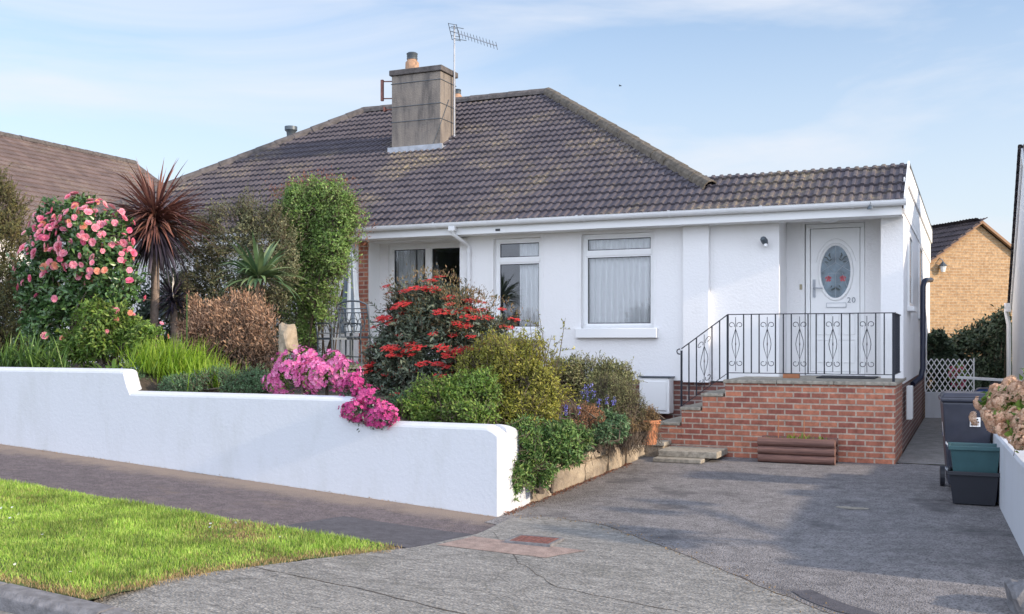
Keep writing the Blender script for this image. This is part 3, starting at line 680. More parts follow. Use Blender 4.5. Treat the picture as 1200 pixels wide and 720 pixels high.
def ridge_caps(name, parent, mat, a, b, r=0.12, seg=0.42, flat=1.0):
    a, b = Vector(a), Vector(b); d = (b-a); Ln = d.length; d.normalize(); side = d.cross(Vector((0,0,1))).normalized(); up = side.cross(d).normalized()
    mb = MB(); k = int(Ln/seg); rg = random.Random(4); q = 7
    for i in range(k):
        s0, s1 = i*Ln/k, (i+1)*Ln/k+0.03; j = rg.uniform(-0.012,0.012); vs = []
        for s, rr in ((s0, r*1.06), (s1, r*0.98)):
            for t in np.linspace(-0.15, math.pi+0.15, q): vs.append(a+d*s+side*(rr*math.cos(t)+j)+up*(rr*math.sin(t)*flat-0.03))
            for t in np.linspace(math.pi+0.15, -0.15, q): vs.append(a+d*s+side*((rr-0.02)*math.cos(t)+j)+up*((rr-0.02)*math.sin(t)*flat-0.03))
        m = 2*q; mb.add(vs, [(p, (p+1)%m, m+(p+1)%m, m+p) for p in range(m)]+[tuple(range(m-1,-1,-1)), tuple(range(m,2*m))])
    return mb.build(name, mat, parent)
ridge_caps('ridge_tiles', roof, M['ridgedark'], (-12.5,RY,RZ+0.03), (-8.03,RY,RZ+0.03))
ridge_caps('hip_tiles', roof, M['ridge'], (-3.62,EY+0.62,EZ+0.62*PITCH+0.03), (-8.03,RY,RZ+0.03), 0.125, 0.45)
ridge_caps('hip_tiles', roof, M['ridgedark'], (-17.5,EY,EZ+0.03), (-12.5,RY,RZ+0.03), 0.12)
ridge_caps('ridge_tiles', roof, M['ridgedark'], (-3.95,16.15,zt+0.0), (-0.83,16.15,zt+0.0), 0.09, 0.45, 0.6)
ridge_caps('hip_tiles', roof, M['ridgedark'], (-17.5,25.2,EZ+0.03), (-12.5,RY,RZ+0.03), 0.12)
# barge board and side fascia of the extension
mb = MB(); mb.extrude([(-0.832,EY-0.03,EZ-0.13),(-0.832,16.15,zt-0.10),(-0.832,16.15,zt+0.08),(-0.832,EY-0.03,EZ+0.05)], (0.028,0,0))
mb.box(-0.838,-0.812,16.155,26.05,2.26,zt+0.02); mb.box(-0.858,-0.843,15.61,26,1.80,2.30)
mb.build('barge_board', M['smoothwhite'], house)
mb = MB(); mb.box(-0.85,-0.80,16.16,26.06,zt+0.022,zt+0.045); mb.build('roof_trim', M['greymetal'], house)
# chimney
chim = MB(); chim.box(-10.49,-9.40,17.97,18.62,2.9,5.24); chim = chim.build('chimney', M['chim'], house, bevel=0.012)
mb = MB(); mb.box(-10.53,-9.36,17.93,18.66,5.24,5.35); mb.build('chimney_cap', M['ridgedark'], chim, bevel=0.015)
mb = MB(); mb.box(-10.55,-9.34,17.91,17.965,3.61,3.82); mb.obox((-9.945,17.82,3.60),(0.62,0,0),(0,0.14,0.14*PITCH),(0,-0.004,0.006)); mb.box(-9.398,-9.37,17.97,18.7,3.55,3.8)
mb.obox((-9.36,18.3,3.93),(0.04,0,0),(0,0.34,0.34*PITCH),(0,-0.01,0.012)); mb.build('flashing', M['lead'], chim)
def pot(x, y, z0, s=1.0):
    mb = MB(); mb.lathe((x,y,z0), [(0.15*s,0),(0.16*s,0.03),(0.14*s,0.05),(0.135*s,0.20*s),(0.10*s,0.24*s),(0.10*s,0.26*s)], 18); o = mb.build('chimney_pot', M['potclay'], chim, smooth=True)
    mb = MB(); mb.lathe((x,y,z0+0.26*s), [(0.105*s,0),(0.11*s,0.03),(0.10*s,0.035),(0.11*s,0.07),(0.10*s,0.075),(0.115*s,0.12*s),(0.09*s,0.14*s)], 18); mb.build('cowl', M['greymetal'], o, smooth=True)
pot(-10.20,18.28,5.35)
pq = P(536,121,20.6); pot(pq.x,20.6,pq.z,0.75)
mb = MB(); mb.box(pq.x-0.16,pq.x+0.16,20.44,20.76,4.4,pq.z+0.005); mb.build('rear_stack', M['chim'], chim)
mb = MB()
for z in (4.32,4.62,5.08):
    mb.tube([(-10.50,17.962,z),(-9.392,17.962,z),(-9.392,18.63,z),(-10.50,18.63,z)], 0.007, 5, True)
mb.tube([(-9.6,17.95,3.72),(-9.395,17.955,4.2),(-9.385,18.3,4.75)], 0.006, 5)
mb.build('strap_wire', M['greymetal'], chim)
mb = MB()
for z in (5.17,4.83): mb.tube([(-10.5,18.1,z),(-10.72,18.02,z)], 0.012, 6)
mb.box(-10.75,-10.70,17.98,18.03,4.78,5.2); mb.tube([(-10.5,18.05,4.60),(-10.66,18.0,4.60)], 0.014, 6); mb.box(-10.68,-10.65,17.96,18.04,4.56,4.65); mb.build('aerial_bracket', M['iron_rust'], chim)
# soil vent on the far hip
vp = MB(); vx = P(341,163,19.2); vp.lathe((vx.x,19.2,vx.z-0.35), [(0.10,0),(0.10,0.3),(0.13,0.33),(0.13,0.37),(0.09,0.40),(0.10,0.5),(0.14,0.54),(0.14,0.62)], 14); vp.build('vent_pipe', M['greymetal'], house, smooth=True)
# aerial
t_ = thing('tv_aerial', 'television aerial with long spiked boom on a pole beside the chimney', 'aerial', (-9.33,18.4,4.0))
ax_, ay_ = -9.33, 18.42; tp = P(532,30,ay_).z
mb = MB(); mb.tube([(ax_,ay_,3.95),(ax_,ay_,tp)], 0.017, 8); mb.build('pole', M['lead'], t_, smooth=True)
b0 = Vector((ax_,ay_,P(532,38,ay_).z)); b1 = P(582,54,17.5)
d_ = (b1-b0).normalized(); up = d_.cross(Vector((1,0.3,0))).normalized(); sd_ = d_.cross(Vector((0,0,1))).normalized()
mb = MB(); mb.tube([b0-d_*0.12, b1], 0.010, 6); mb.build('boom', M['lead'], t_)
Lb = (b1-b0).length
for i in range(13):
    c = b0+d_*(Lb*(0.12+0.88*i/12)); mb = MB(); upv = sd_.cross(d_).normalized(); dd = (sd_*0.5+upv).normalized(); mb.tube([c-dd*0.075, c+dd*0.075], 0.005, 5); mb.build('element', M['greymetal'], t_)
mb = MB(); pv = (sd_*0.5+sd_.cross(d_)).normalized(); q = sd_
for k in (-0.16,-0.08,0,0.08,0.16): mb.tube([b0+pv*k+d_*0.02-q*0.09, b0+pv*k+d_*0.02+q*0.09], 0.006, 5)
for k in (-0.09,0.09): mb.tube([b0-pv*0.17+q*k, b0+pv*0.17+q*k], 0.007, 5)
for k in (-0.12,0.12): mb.tube([b0+pv*k+d_*0.2-q*0.14, b0+pv*k+d_*0.2+q*0.14], 0.007, 5)
mb.build('reflector', M['greymetal'], t_)

# ------------------------------------------------------------ windows
def window(par, x0,x1,z0,z1,y, transom=None, mull=None, sillw=None, fr=0.055, name='window'):
    mb = MB(); D = 0.06
    mb.box(x0,x1,y,y+D,z1-fr,z1); mb.box(x0,x1,y,y+D,z0,z0+fr); mb.box(x0,x0+fr,y,y+D,z0+fr,z1-fr); mb.box(x1-fr,x1,y,y+D,z0+fr,z1-fr)
    if transom: mb.box(x0+fr,x1-fr,y,y+D,transom-0.035,transom+0.035)
    if mull: mb.box(mull-0.045,mull+0.045,y,y+D,z0+fr,z1-fr)
    w_ = mb.build(name, M['upvc'], par, bevel=0.006)
    cells = []
    zs = [z0+fr, z1-fr] if not transom else [z0+fr, transom-0.035, transom+0.035, z1-fr]
    xs = [x0+fr, x1-fr] if not mull else [x0+fr, mull-0.045, mull+0.045, x1-fr]
    for i in range(0, len(xs), 2):
        for j in range(0, len(zs), 2):
            a, b, c, d = xs[i], xs[i+1], zs[j], zs[j+1]; k = 0.022
            m2 = MB(); yy = y+0.012
            m2.box(a,b,yy,yy+0.035,d-k,d); m2.box(a,b,yy,yy+0.035,c,c+k); m2.box(a,a+k,yy,yy+0.035,c+k,d-k); m2.box(b-k,b,yy,yy+0.035,c+k,d-k)
            m2.build('bead', M['upvc'], w_)
            m2 = MB(); m2.box(a+k*0.9,b-k*0.9,y+0.03,y+0.036,c+k*0.9,d-k*0.9); m2.build('glass', M['glass'], w_)
            m3 = MB(); g0 = 0.012
            m3.box(a+k,b-k,y+0.026,y+0.032,d-k-g0,d-k); m3.box(a+k,b-k,y+0.026,y+0.032,c+k,c+k+g0); m3.box(a+k,a+k+g0,y+0.026,y+0.032,c+k+g0,d-k-g0); m3.box(b-k-g0,b-k,y+0.026,y+0.032,c+k+g0,d-k-g0)
            m3.build('gasket', M['blackplastic'], w_)
    if sillw:
        m2 = MB(); m2.box(x0-sillw,x1+sillw,YW-0.09,YW+0.08,z0-0.15,z0); m2.build('sill', M['smoothwhite'], w_, bevel=0.008)
    return w_
window(house, *W1[:2], W1[2], W1[3], YW+0.08, transom=1.32, sillw=0.06)
window(house, *W2[:2], W2[2], W2[3], YW+0.08, transom=1.38, sillw=0.07)
window(house, -9.42,-7.72,-0.40,1.70, 16.06, mull=-8.64, fr=0.07, name='patio_door')
# raised render surrounds
for (a,b,c,d) in (W1, W2):
    mb = MB(); k = 0.035
    mb.box(a-k,b+k,YW-0.012,YW-0.001,d,d+k+0.02); mb.box(a-k,a,YW-0.012,YW-0.001,c,d); mb.box(b,b+k,YW-0.012,YW-0.001,c,d); mb.build('window_surround', M['render'], house)
def curtain(name, label, x0, x1, z0, z1, y, folds, amp=0.03, lean=0.0):
    mb = MB(); n = folds*8; nzv = 6; vs = []
    for j in range(nzv+1):
        zf = j/nzv
        for i in range(n+1):
            a = i/n; xx = x0+(x1-x0)*a+lean*(1-zf)*(a-0.5); vs.append((xx, y+amp*math.sin(a*folds*2*math.pi+0.7*math.sin(3*zf+a*9))*(0.7+0.3*(1-zf)), z0+(z1-z0)*zf))
    mb.add(vs, [(j*(n+1)+i, j*(n+1)+i+1, (j+1)*(n+1)+i+1, (j+1)*(n+1)+i) for j in range(nzv) for i in range(n)])
    o = mb.build(name, M['curtain'], smooth=True); return tag(o, label, 'curtain', 'curtains hanging in the bungalow windows')
curtain('curtain', 'white net curtain filling the whole window nearest the front door', W2[0]+0.03, W2[1]-0.03, W2[2]+0.02, W2[3]-0.02, YW+0.20, 12)
curtain('curtain', 'pale curtain drawn to the right half of the narrow window above the red flowered shrub', -6.80, W1[1]-0.02, W1[2]+0.02, W1[3]-0.02, YW+0.20, 5)
curtain('curtain', 'pale curtain gathered at the left side of the sliding patio door', -9.36, -8.95, -0.36, 1.66, 16.19, 5)
curtain('curtain', 'narrow sheer curtain next to the middle bar of the patio door', -8.93, -8.80, -0.36, 1.66, 16.19, 2)

# side windows
for y0_, y1_, z0_, z1_ in ((16.55,17.5,0.52,1.62), (20.0,21.2,0.47,1.74)):
    mb = MB(); X = -0.858
    mb.box(X,X+0.03,y0_,y1_,z1_-0.06,z1_); mb.box(X,X+0.03,y0_,y1_,z0_,z0_+0.06); mb.box(X,X+0.03,y0_,y0_+0.06,z0_+0.06,z1_-0.06); mb.box(X,X+0.03,y1_-0.06,y1_,z0_+0.06,z1_-0.06)
    w_ = mb.build('window', M['upvc'], house); mb = MB(); mb.box(X,X+0.012,y0_+0.06,y1_-0.06,z0_+0.06,z1_-0.06); mb.build('glass', M['obscure'], w_)
    mb = MB(); mb.box(X,X+0.10,y0_-0.05,y1_+0.05,z0_-0.07,z0_); mb.build('sill', M['smoothwhite'], w_)
mb = MB(); mb.tube([(-0.66,20.6,1.12),(-0.68,18.8,1.02),(-0.70,18.62,0.99),(-0.72,18.55,0.90),(-0.72,18.5,-0.45),(-0.75,18.42,-0.6),(-0.86,18.2,-0.7)], 0.045, 10); p_ = mb.build('soil_pipe', M['pipe'], house, smooth=True)
mb = MB(); mb.box(-0.86,-0.78,16.3,16.65,-1.15,-0.66); mb.build('side_cupboard', M['smoothwhite'], house, bevel=0.01)
mb = MB()
mb.box(-6.98,-6.90,15.238,15.244,1.765,1.80); mb.build('vent_hole', M['blackplastic'], house)

# ------------------------------------------------------------ front door
DX0, DX1, DZ0, DZ1, DY = -2.29, -1.436, LZ+0.005, 1.765, 16.29
door = MB(); fr = 0.065
door.box(DX0,DX1,DY,DY+0.07,DZ1-fr,DZ1); door.box(DX0,DX0+fr,DY,DY+0.07,DZ0,DZ1-fr); door.box(DX1-fr,DX1,DY,DY+0.07,DZ0,DZ1-fr); door.box(DX0+fr,DX1-fr,DY,DY+0.07,DZ0,DZ0+0.05)
frame = door.build('door_frame', M['upvc'], house, bevel=0.008)
mb = MB(); mb.box(DX0+fr+0.006,DX1-fr-0.006,DY+0.02,DY+0.065,DZ0+0.055,DZ1-fr-0.006); door = mb.build('front_door', M['upvc'], house, bevel=0.006)
ox, oz = -1.854, 1.04
def ell(cx, cz, a, b, y, n=40): return [(cx+a*math.cos(t), y, cz+b*math.sin(t)) for t in np.linspace(0, 2*math.pi, n, endpoint=False)]
mb = MB(); mb.tube(ell(ox,oz,0.235,0.415,DY+0.018), 0.024, 8, True); mb.build('oval_trim', M['upvc'], door, smooth=True)
mb = MB(); mb.tube(ell(ox,oz,0.30,0.49,DY+0.018)[2:19], 0.008, 6); mb.build('moulding', M['upvc'], door, smooth=True)
mb = MB(); mb.extrude(ell(ox,oz,0.225,0.405,DY+0.012), (0,0.006,0)); og = mb.build('oval_glass', M['obscure'], door)
def disc_cluster(par, cx, cz, pts, mat, name):
    mb = MB()
    for (dx, dz, a, b, rot) in pts:
        cr_, sr = math.cos(R(rot)), math.sin(R(rot)); mb.extrude([(cx+dx+a*math.cos(t)*cr_-b*math.sin(t)*sr, DY+0.009, cz+dz+a*math.cos(t)*sr+b*math.sin(t)*cr_) for t in np.linspace(0, 2*math.pi, 12, endpoint=False)], (0,0.003,0))
    mb.build(name, mat, par)
for sx in (-1,1):
    disc_cluster(og, ox+sx*0.105, oz-0.10, [(0,0,0.026,0.024,0),(-0.028,0.012,0.02,0.016,30),(0.028,0.012,0.02,0.016,-30),(0.02,-0.03,0.02,0.014,20),(-0.02,-0.03,0.02,0.014,-20),(0,0.03,0.02,0.014,0)], M['red'], 'rose')
    disc_cluster(og, ox+sx*0.11, oz+0.19, [(sx*a, b, 0.028, 0.010, sx*c) for a,b,c in ((0.0,0.0,50),(0.03,0.03,20),(-0.03,0.04,70),(0.02,-0.04,20),(-0.02,0.07,110),(-0.04,-0.01,140))], M['leadgreen'], 'leaf_motif')
disc_cluster(og, ox, oz-0.26, [(-0.035,0,0.035,0.016,30),(0.035,0,0.035,0.016,-30),(0,0.02,0.012,0.02,0),(-0.06,0.04,0.02,0.008,60),(0.06,0.04,0.02,0.008,-60)], M['leadgreen'], 'leaf_motif')
mb = MB()
for pts in ([(-0.2,0.18),(-0.08,0.06),(0,-0.02),(0.1,-0.02),(0.17,-0.24)], [(0.2,0.18),(0.08,0.06),(0,-0.02),(-0.1,-0.02),(-0.17,-0.24)], [(-0.22,0.0),(0,0.14),(0.22,0.0)], [(0,0.40),(0,0.14)], [(0,-0.02),(0,-0.4)]):
    mb.tube([(ox+a, DY+0.010, oz+b) for a, b in pts], 0.003, 4)
mb.build('lead_line', M['lead'], og)
mb = MB(); zl = 0.54; mb.box(-1.985,-1.70,DY+0.004,DY+0.02,zl-0.035,zl+0.035); lb = mb.build('letterbox', M['upvc'], door, bevel=0.004)
mb = MB()
for q in ((-1.985,-1.70,zl+0.028,zl+0.036),(-1.985,-1.70,zl-0.036,zl-0.028),(-1.986,-1.978,zl-0.035,zl+0.035),(-1.707,-1.699,zl-0.035,zl+0.035)): mb.box(q[0],q[1],DY+0.001,DY+0.004,q[2],q[3])
mb.build('letterbox_rim', M['lead'], lb)
def mould(x0,x1,z0,z1): mb = MB(); mb.tube([(x0,DY+0.018,z0),(x1,DY+0.018,z0),(x1,DY+0.018,z1),(x0,DY+0.018,z1)], 0.010, 6, True); mb.build('moulding', M['upvc'], door)
mould(-2.13,-1.90,-0.32,0.02); mould(-1.81,-1.58,-0.32,0.02); mould(-2.13,-1.90,0.10,0.40); mould(-1.81,-1.58,0.10,0.40)
mb = MB(); hx = -2.165; mb.box(hx-0.018,hx+0.018,DY+0.002,DY+0.018,0.66,0.93); mb.tube([(hx,DY+0.0,0.80),(hx,DY-0.045,0.80),(hx+0.03,DY-0.05,0.80),(hx+0.13,DY-0.05,0.795)], 0.010, 8); mb.build('door_handle', M['lead'], door, smooth=True)
# house number
fc = bpy.data.curves.new('number', 'FONT'); fc.body = '20'; fc.size = 0.115; fc.extrude = 0.003; fc.space_character = 1.15
fo_ = bpy.data.objects.new('number', fc); C.objects.link(fo_); dg = bpy.context.evaluated_depsgraph_get()
me = bpy.data.meshes.new_from_object(fo_.evaluated_get(dg)); bpy.data.objects.remove(fo_)
me.transform(Matrix.Translation(Vector((-1.69,DY+0.012,0.575))-ORG[house]) @ Matrix.Rotation(R(90), 4, 'X')); me.materials.clear(); finish(me, simple('satin_number_metal', (0.22,0.24,0.27), 0.4)); link_mesh('house_number', me, door, ORG[house])
mb = MB(); mb.box(-2.37,-2.335,16.235,16.249,0.78,0.86); mb.build('doorbell', simple('bell_brass', (0.35,0.3,0.2), 0.5), house)
# porch ceiling light, wall sensor light, meter box, mats
t_ = thing('porch_light', 'round flush white ceiling light above the front door', 'ceiling light', (-1.9,15.9,1.8))
mb = MB(); mb.lathe((-1.9,15.9,1.795), [(0.02,-0.055),(0.11,-0.045),(0.14,-0.02)], 20); mb.build('diffuser', M['upvc'], t_, smooth=True)
mb = MB(); mb.lathe((-1.9,15.9,1.795), [(0.15,-0.02),(0.15,0.005)], 20); mb.build('base', M['smoothwhite'], t_)
t_ = thing('wall_lamp', 'small grey and white round sensor light fixed on the wall left of the door', 'wall lamp', P(896,283,15.58))
p = P(896,283,15.5); mb = MB(); mb.tube([(p.x,15.6,p.z),(p.x,15.53,p.z)], 0.035, 12); mb.build('bracket', M['upvc'], t_, smooth=True)
mb = MB(); mb.tube([(p.x+0.01,15.56,p.z-0.05),(p.x,15.50,p.z),(p.x-0.02,15.47,p.z+0.04),(p.x-0.03,15.46,p.z+0.06)], [0.03,0.05,0.045,0.02], 12); mb.build('head', M['greymetal'], t_, smooth=True)
mb = MB(); mb.tube([(p.x+0.015,15.50,p.z-0.05),(p.x+0.02,15.48,p.z-0.085)], [0.03,0.022], 12); mb.build('sensor', M['upvc'], t_, smooth=True)
t_ = thing('meter_box', 'white utility meter box against the brick plinth beside the steps', 'meter box', (-4.4,15.5,-1.15))
mb = MB(); mb.box(-4.63,-4.16,15.38,15.63,-1.10,-0.56); mb.build('case', M['upvc'], t_, bevel=0.01)
mb = MB(); mb.box(-4.585,-4.205,15.362,15.378,-1.05,-0.61); mb.build('door', M['smoothwhite'], t_, bevel=0.006)
mb = MB(); mb.box(-4.66,-4.13,15.36,15.64,-0.555,-0.535); mb.build('lid', M['greymetal'], t_)
mb = MB(); mb.box(-1.98,-1.2,15.1,15.75,LZ-0.002,LZ+0.018); tag(mb.build('doormat', M['mat'], bevel=0.004), 'dark rubber doormat lying on the landing before the front door', 'doormat')
mb = MB(); mb.box(-2.42,-2.20,15.0,15.11,LZ-0.001,LZ+0.06); tag(mb.build('brick', M['terracotta'], bevel=0.006), 'loose orange brick lying on the landing left of the doormat', 'brick')
# landing side lantern dangling from the eaves
t_ = thing('bird_ornament', 'small dark ornament hanging under the gutter above the porch corner', 'ornament', P(1020,240,15.12))
p = P(1020,241,15.12); mb = MB(); mb.tube([(p.x,15.12,p.z+0.05),(p.x,15.12,p.z)], 0.004, 5); mb.lathe((p.x,15.12,p.z), [(0.045,-0.05),(0.035,-0.02),(0.01,0.01)], 10); mb.build('bell', M['greymetal'], t_, smooth=True)

# ------------------------------------------------------------ log planter
t_ = thing('log_planter', 'low planter of three stacked brown logs against the red brick wall', 'planter', (-2.2,13.85,-1.57))
xa, xb = P(889,540,13.75).x, P(979,540,13.75).x
for k in range(3):
    mb = MB(); z = -1.57+0.058+k*0.105; n_ = 12
    pts = [(xa+(xb-xa)*i/8, 13.72+0.004*math.sin(i*2+k), z) for i in range(9)]; mb.tube(pts, 0.056, n_); mb.build('log', M['log'], t_, smooth=True)
    mb = MB(); mb.tube([(p_[0],14.02,p_[2]) for p_ in pts], 0.054, n_); mb.build('log', M['log'], t_, smooth=True)
    for xx in (xa+0.06, xb-0.06): mb = MB(); mb.tube([(xx,13.775,z+0.002),(xx,13.965,z+0.002)], 0.05, n_); mb.build('end_log', M['log'], t_, smooth=True)
mb = MB(); mb.box(xa+0.11,xb-0.11,13.77,13.97,-1.55,-1.30); mb.build('compost', M['soil'], t_)

# ------------------------------------------------------------ bins
def bin_at(x, y, rz):
    z = g(x, y)+0.012
    t = thing('wheelie_bin', 'tall dark grey wheelie bin with a white sticker beside the right hand wall', 'wheelie bin', (x,y,z), local=True); t.rotation_euler.z = rz
    b = MB(); b.frustum(0,0,0.06,0.86,0.20,0.22,0.265,0.31); b.build('body', M['binplastic'], t, bevel=0.02)
    b = MB()
    for xx in (-0.15,0.0,0.15): b.box(xx-0.01,xx+0.01,-0.272,-0.24,0.12,0.40)
    b.build('ribs', M['binplastic'], t)
    b = MB(); b.box(-0.285,0.285,-0.335,0.33,0.862,0.905); b.frustum(0,0.0,0.906,0.945,0.275,0.31,0.24,0.26); b.build('lid', M['binplastic'], t, bevel=0.015)
    b = MB(); b.tube([(-0.22,0.34,0.86),(-0.22,0.39,0.87),(0.22,0.39,0.87),(0.22,0.34,0.86)], 0.016, 8); b.build('handle', M['binplastic'], t, smooth=True)
    for sx in (-1,1):
        b = MB(); b.tube([(sx*0.215,0.24,0.10),(sx*0.265,0.24,0.10)], 0.10, 18); b.build('wheel', M['blackplastic'], t)
    b = MB(); b.add([(0.02,-0.304,0.63),(0.13,-0.304,0.63),(0.13,-0.310,0.72),(0.02,-0.310,0.72)], [(0,1,2,3)]); s = b.build('sticker', M['white'], t)
    b = MB()
    for i, (a, c) in enumerate(((0.03,0.70),(0.07,0.70),(0.03,0.675),(0.08,0.675),(0.03,0.65))): b.box(a,a+0.035,-0.314,-0.310,c-0.008,c+0.006)
    b.build('sticker_print', M['blackplastic'], s)
    b = MB(); b.add([(-0.246,-0.05,0.52),(-0.246,-0.2,0.52),(-0.258,-0.2,0.66),(-0.258,-0.05,0.66)], [(0,1,2,3)]); s2 = b.build('sticker', M['white'], t)
    b = MB(); b.box(-0.257,-0.254,-0.18,-0.08,0.535,0.56); b.build('sticker_print', M['blueplastic'], s2)
    return t
bn = bin_at(-0.045, 12.2, R(4)); bn.scale = (0.93,0.93,1.10)
def crate(name, label, x, y, z, rz, m, lidm=None, s=1.0):
    t = thing(name, label, 'recycling box', (x,y,z), 'recycling boxes stacked before the wheelie bin', local=True); t.rotation_euler.z = rz
    b = MB(); a0, b0_, a1, b1_, h = 0.19*s, 0.15*s, 0.225*s, 0.19*s, 0.32*s; th = 0.008
    def fr(aa, bb, z_): return [(-aa,-bb,z_),(aa,-bb,z_),(aa,bb,z_),(-aa,bb,z_)]
    vs = fr(a0,b0_,0)+fr(a1,b1_,h)+fr(a1-th,b1_-th,h)+fr(a0-th,b0_-th,th)
    fs = [(0,3,2,1),(12,13,14,15)]
    for k in range(4): k2 = (k+1)%4; fs += [(k,k2,4+k2,4+k),(4+k,4+k2,8+k2,8+k),(8+k,8+k2,12+k2,12+k)]
    b.add(vs, fs); b.build('body', m, t, bevel=0.004)
    b = MB(); e_ = 0.016
    for q in ((-a1-e_,a1+e_,-b1_-e_,-b1_+0.0),(-a1-e_,a1+e_,b1_,b1_+e_),(-a1-e_,-a1,-b1_,b1_),(a1,a1+e_,-b1_,b1_)): b.box(*q,h-0.035,h+0.004)
    b.build('rim', m, t, bevel=0.004)
    for sx in (-1,1):
        b = MB(); b.tube([(sx*(a1+0.01),-0.06,h-0.02),(sx*(a1+0.035),-0.06,h+0.015),(sx*(a1+0.035),0.06,h+0.015),(sx*(a1+0.01),0.06,h-0.02)], 0.007, 6); b.build('handle', M['lead'], t)
    return t
cx_, cy_ = 0.035, 11.33; cz_ = g(cx_, cy_)+0.012
crate('recycling_box', 'black recycling box standing on the asphalt beneath the teal one', cx_, cy_, cz_, R(-2), M['blackplastic'])
crate('recycling_box', 'dark teal recycling box stacked on top of the black one', cx_+0.0, cy_-0.01, cz_+0.25, R(2), M['tealplastic'], s=1.0)
t_ = thing('blue_lid', 'flat blue recycling box lid leaning against the white wall behind the boxes', 'lid', (0.24,11.6,g(0.24,11.6)), local=True); t_.rotation_euler = (0, R(4), R(-3))
mb = MB(); mb.box(-0.012,0.012,-0.2,0.2,0.01,0.56); mb.build('panel', M['blueplastic'], t_, bevel=0.006)
mb = MB(); mb.box(-0.02,0.02,-0.21,0.21,0.54,0.58); mb.build('rim', M['blueplastic'], t_, bevel=0.006)

# ------------------------------------------------------------ right boundary wall
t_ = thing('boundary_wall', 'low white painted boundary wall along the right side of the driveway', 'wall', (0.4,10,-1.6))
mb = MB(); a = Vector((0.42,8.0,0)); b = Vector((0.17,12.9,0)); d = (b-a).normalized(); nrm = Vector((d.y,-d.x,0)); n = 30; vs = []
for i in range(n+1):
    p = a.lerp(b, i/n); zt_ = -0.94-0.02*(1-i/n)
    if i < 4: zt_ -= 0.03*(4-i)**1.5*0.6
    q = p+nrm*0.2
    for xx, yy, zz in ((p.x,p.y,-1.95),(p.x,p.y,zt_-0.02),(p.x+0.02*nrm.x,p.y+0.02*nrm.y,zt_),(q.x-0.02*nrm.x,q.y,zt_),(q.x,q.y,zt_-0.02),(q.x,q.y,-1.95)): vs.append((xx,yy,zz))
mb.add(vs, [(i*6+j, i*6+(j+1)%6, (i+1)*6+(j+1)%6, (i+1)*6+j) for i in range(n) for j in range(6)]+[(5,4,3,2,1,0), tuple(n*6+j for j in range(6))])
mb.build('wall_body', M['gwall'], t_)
def gn(x, y): return -1.02
sheet('neighbour_soil', [(0.62,8.1),(6,8.1),(6,13.9),(0.4,13.9),(0.42,12.9)], 0, M['soil'], 0.4, 0, h=gn)
mb = MB(); mb.box(0.66,6,7.9,8.1,-2.2,-0.94); tag(mb.build('front_wall', M['gwall'], bevel=0.02), 'short white wall turning the corner along the next garden front', 'wall')
# rocks at the wall end
def rock(name, label, c, s, seed, mat=None, cat='rock', group=None, sub=3):
    bm = bmesh.new(); bmesh.ops.create_icosphere(bm, subdivisions=sub, radius=1); rg = random.Random(seed); ph = [rg.uniform(0,6) for _ in range(6)]
    for v in bm.verts:
        q = v.co; k = 1+0.16*math.sin(q.x*3+ph[0])*math.sin(q.y*3.4+ph[1])+0.10*math.sin(q.z*5+ph[2]+q.x*4)+0.05*math.sin(q.y*11+ph[3])*math.sin(q.x*9+ph[4])
        q = Vector((max(-0.8,min(0.8,q.x)), max(-0.8,min(0.8,q.y)), max(-0.75,min(0.8,q.z))))*k
        v.co = Vector((q.x*s[0], q.y*s[1], q.z*s[2]))
    me = bpy.data.meshes.new(name); bm.to_mesh(me); bm.free(); finish(me, mat or M['rock']); o = link_mesh(name, me, None, Vector(c)); return tag(o, label, cat, group)
rock('boulder', 'dark rock at the near end of the right boundary wall', (0.33,7.5,-1.68), (0.13,0.20,0.17), 3, M['kerb'])

# ------------------------------------------------------------ right neighbour house
nb = thing('neighbour_house', 'white neighbouring bungalow cut off by the right edge of the photo', 'bungalow', (3,19,-1.57))
nx0 = 0.80
def npz(y): return 0.75+(min(y,24.3)-14.0)*0.0
pk = (19.15, 3.16); ez_ = 0.86
mb = MB(); mb.extrude([(nx0,13.9,-1.8),(nx0,24.3,-1.8),(nx0,24.3,ez_),(nx0,pk[0],pk[1]-0.05),(nx0,13.9,ez_)], (8,0,0)); mb.build('wall', M['render'], nb)
mb = MB()
pit = (pk[1]-ez_)/(24.3-pk[0])
for s0, s1 in (((13.65,ez_-0.11),(19.15,pk[1]+0.02)), ((24.6,ez_-0.13),(19.15,pk[1]+0.02))):
    mb.extrude([(nx0-0.035,s0[0],s0[1]-0.13),(nx0-0.035,s1[0],s1[1]-0.13),(nx0-0.035,s1[0],s1[1]),(nx0-0.035,s0[0],s0[1])], (0.03,0,0))
mb.build('barge_board', M['smoothwhite'], nb)
tiles('roof', nb, M['tiles'], (8.84,24.6,ez_-0.10), (-1,0,0), (0,-1,pit), 8.05, 6.1, [(Vector((0,19.15,0)), Vector((0,-1,0)))])
tiles('roof', nb, M['tiles'], (0.79,13.65,ez_-0.10), (1,0,0), (0,1,pit), 8.05, 6.1, [(Vector((0,19.15,0)), Vector((0,1,0)))])
mb = MB(); mb.tube([(0.66,24.66,0.74),(8.8,24.66,0.74)], 0.07, 8); mb.box(0.68,0.78,24.3,24.62,0.62,0.80); mb.build('gutter', M['gutter'], nb)
mb = MB(); mb.tube([(0.70,24.66,0.70),(0.70,24.60,0.60),(0.74,24.45,0.35),(0.74,24.40,0.25),(0.74,24.40,-1.55)], 0.045, 8); mb.build('downpipe', M['gutter'], nb, smooth=True)

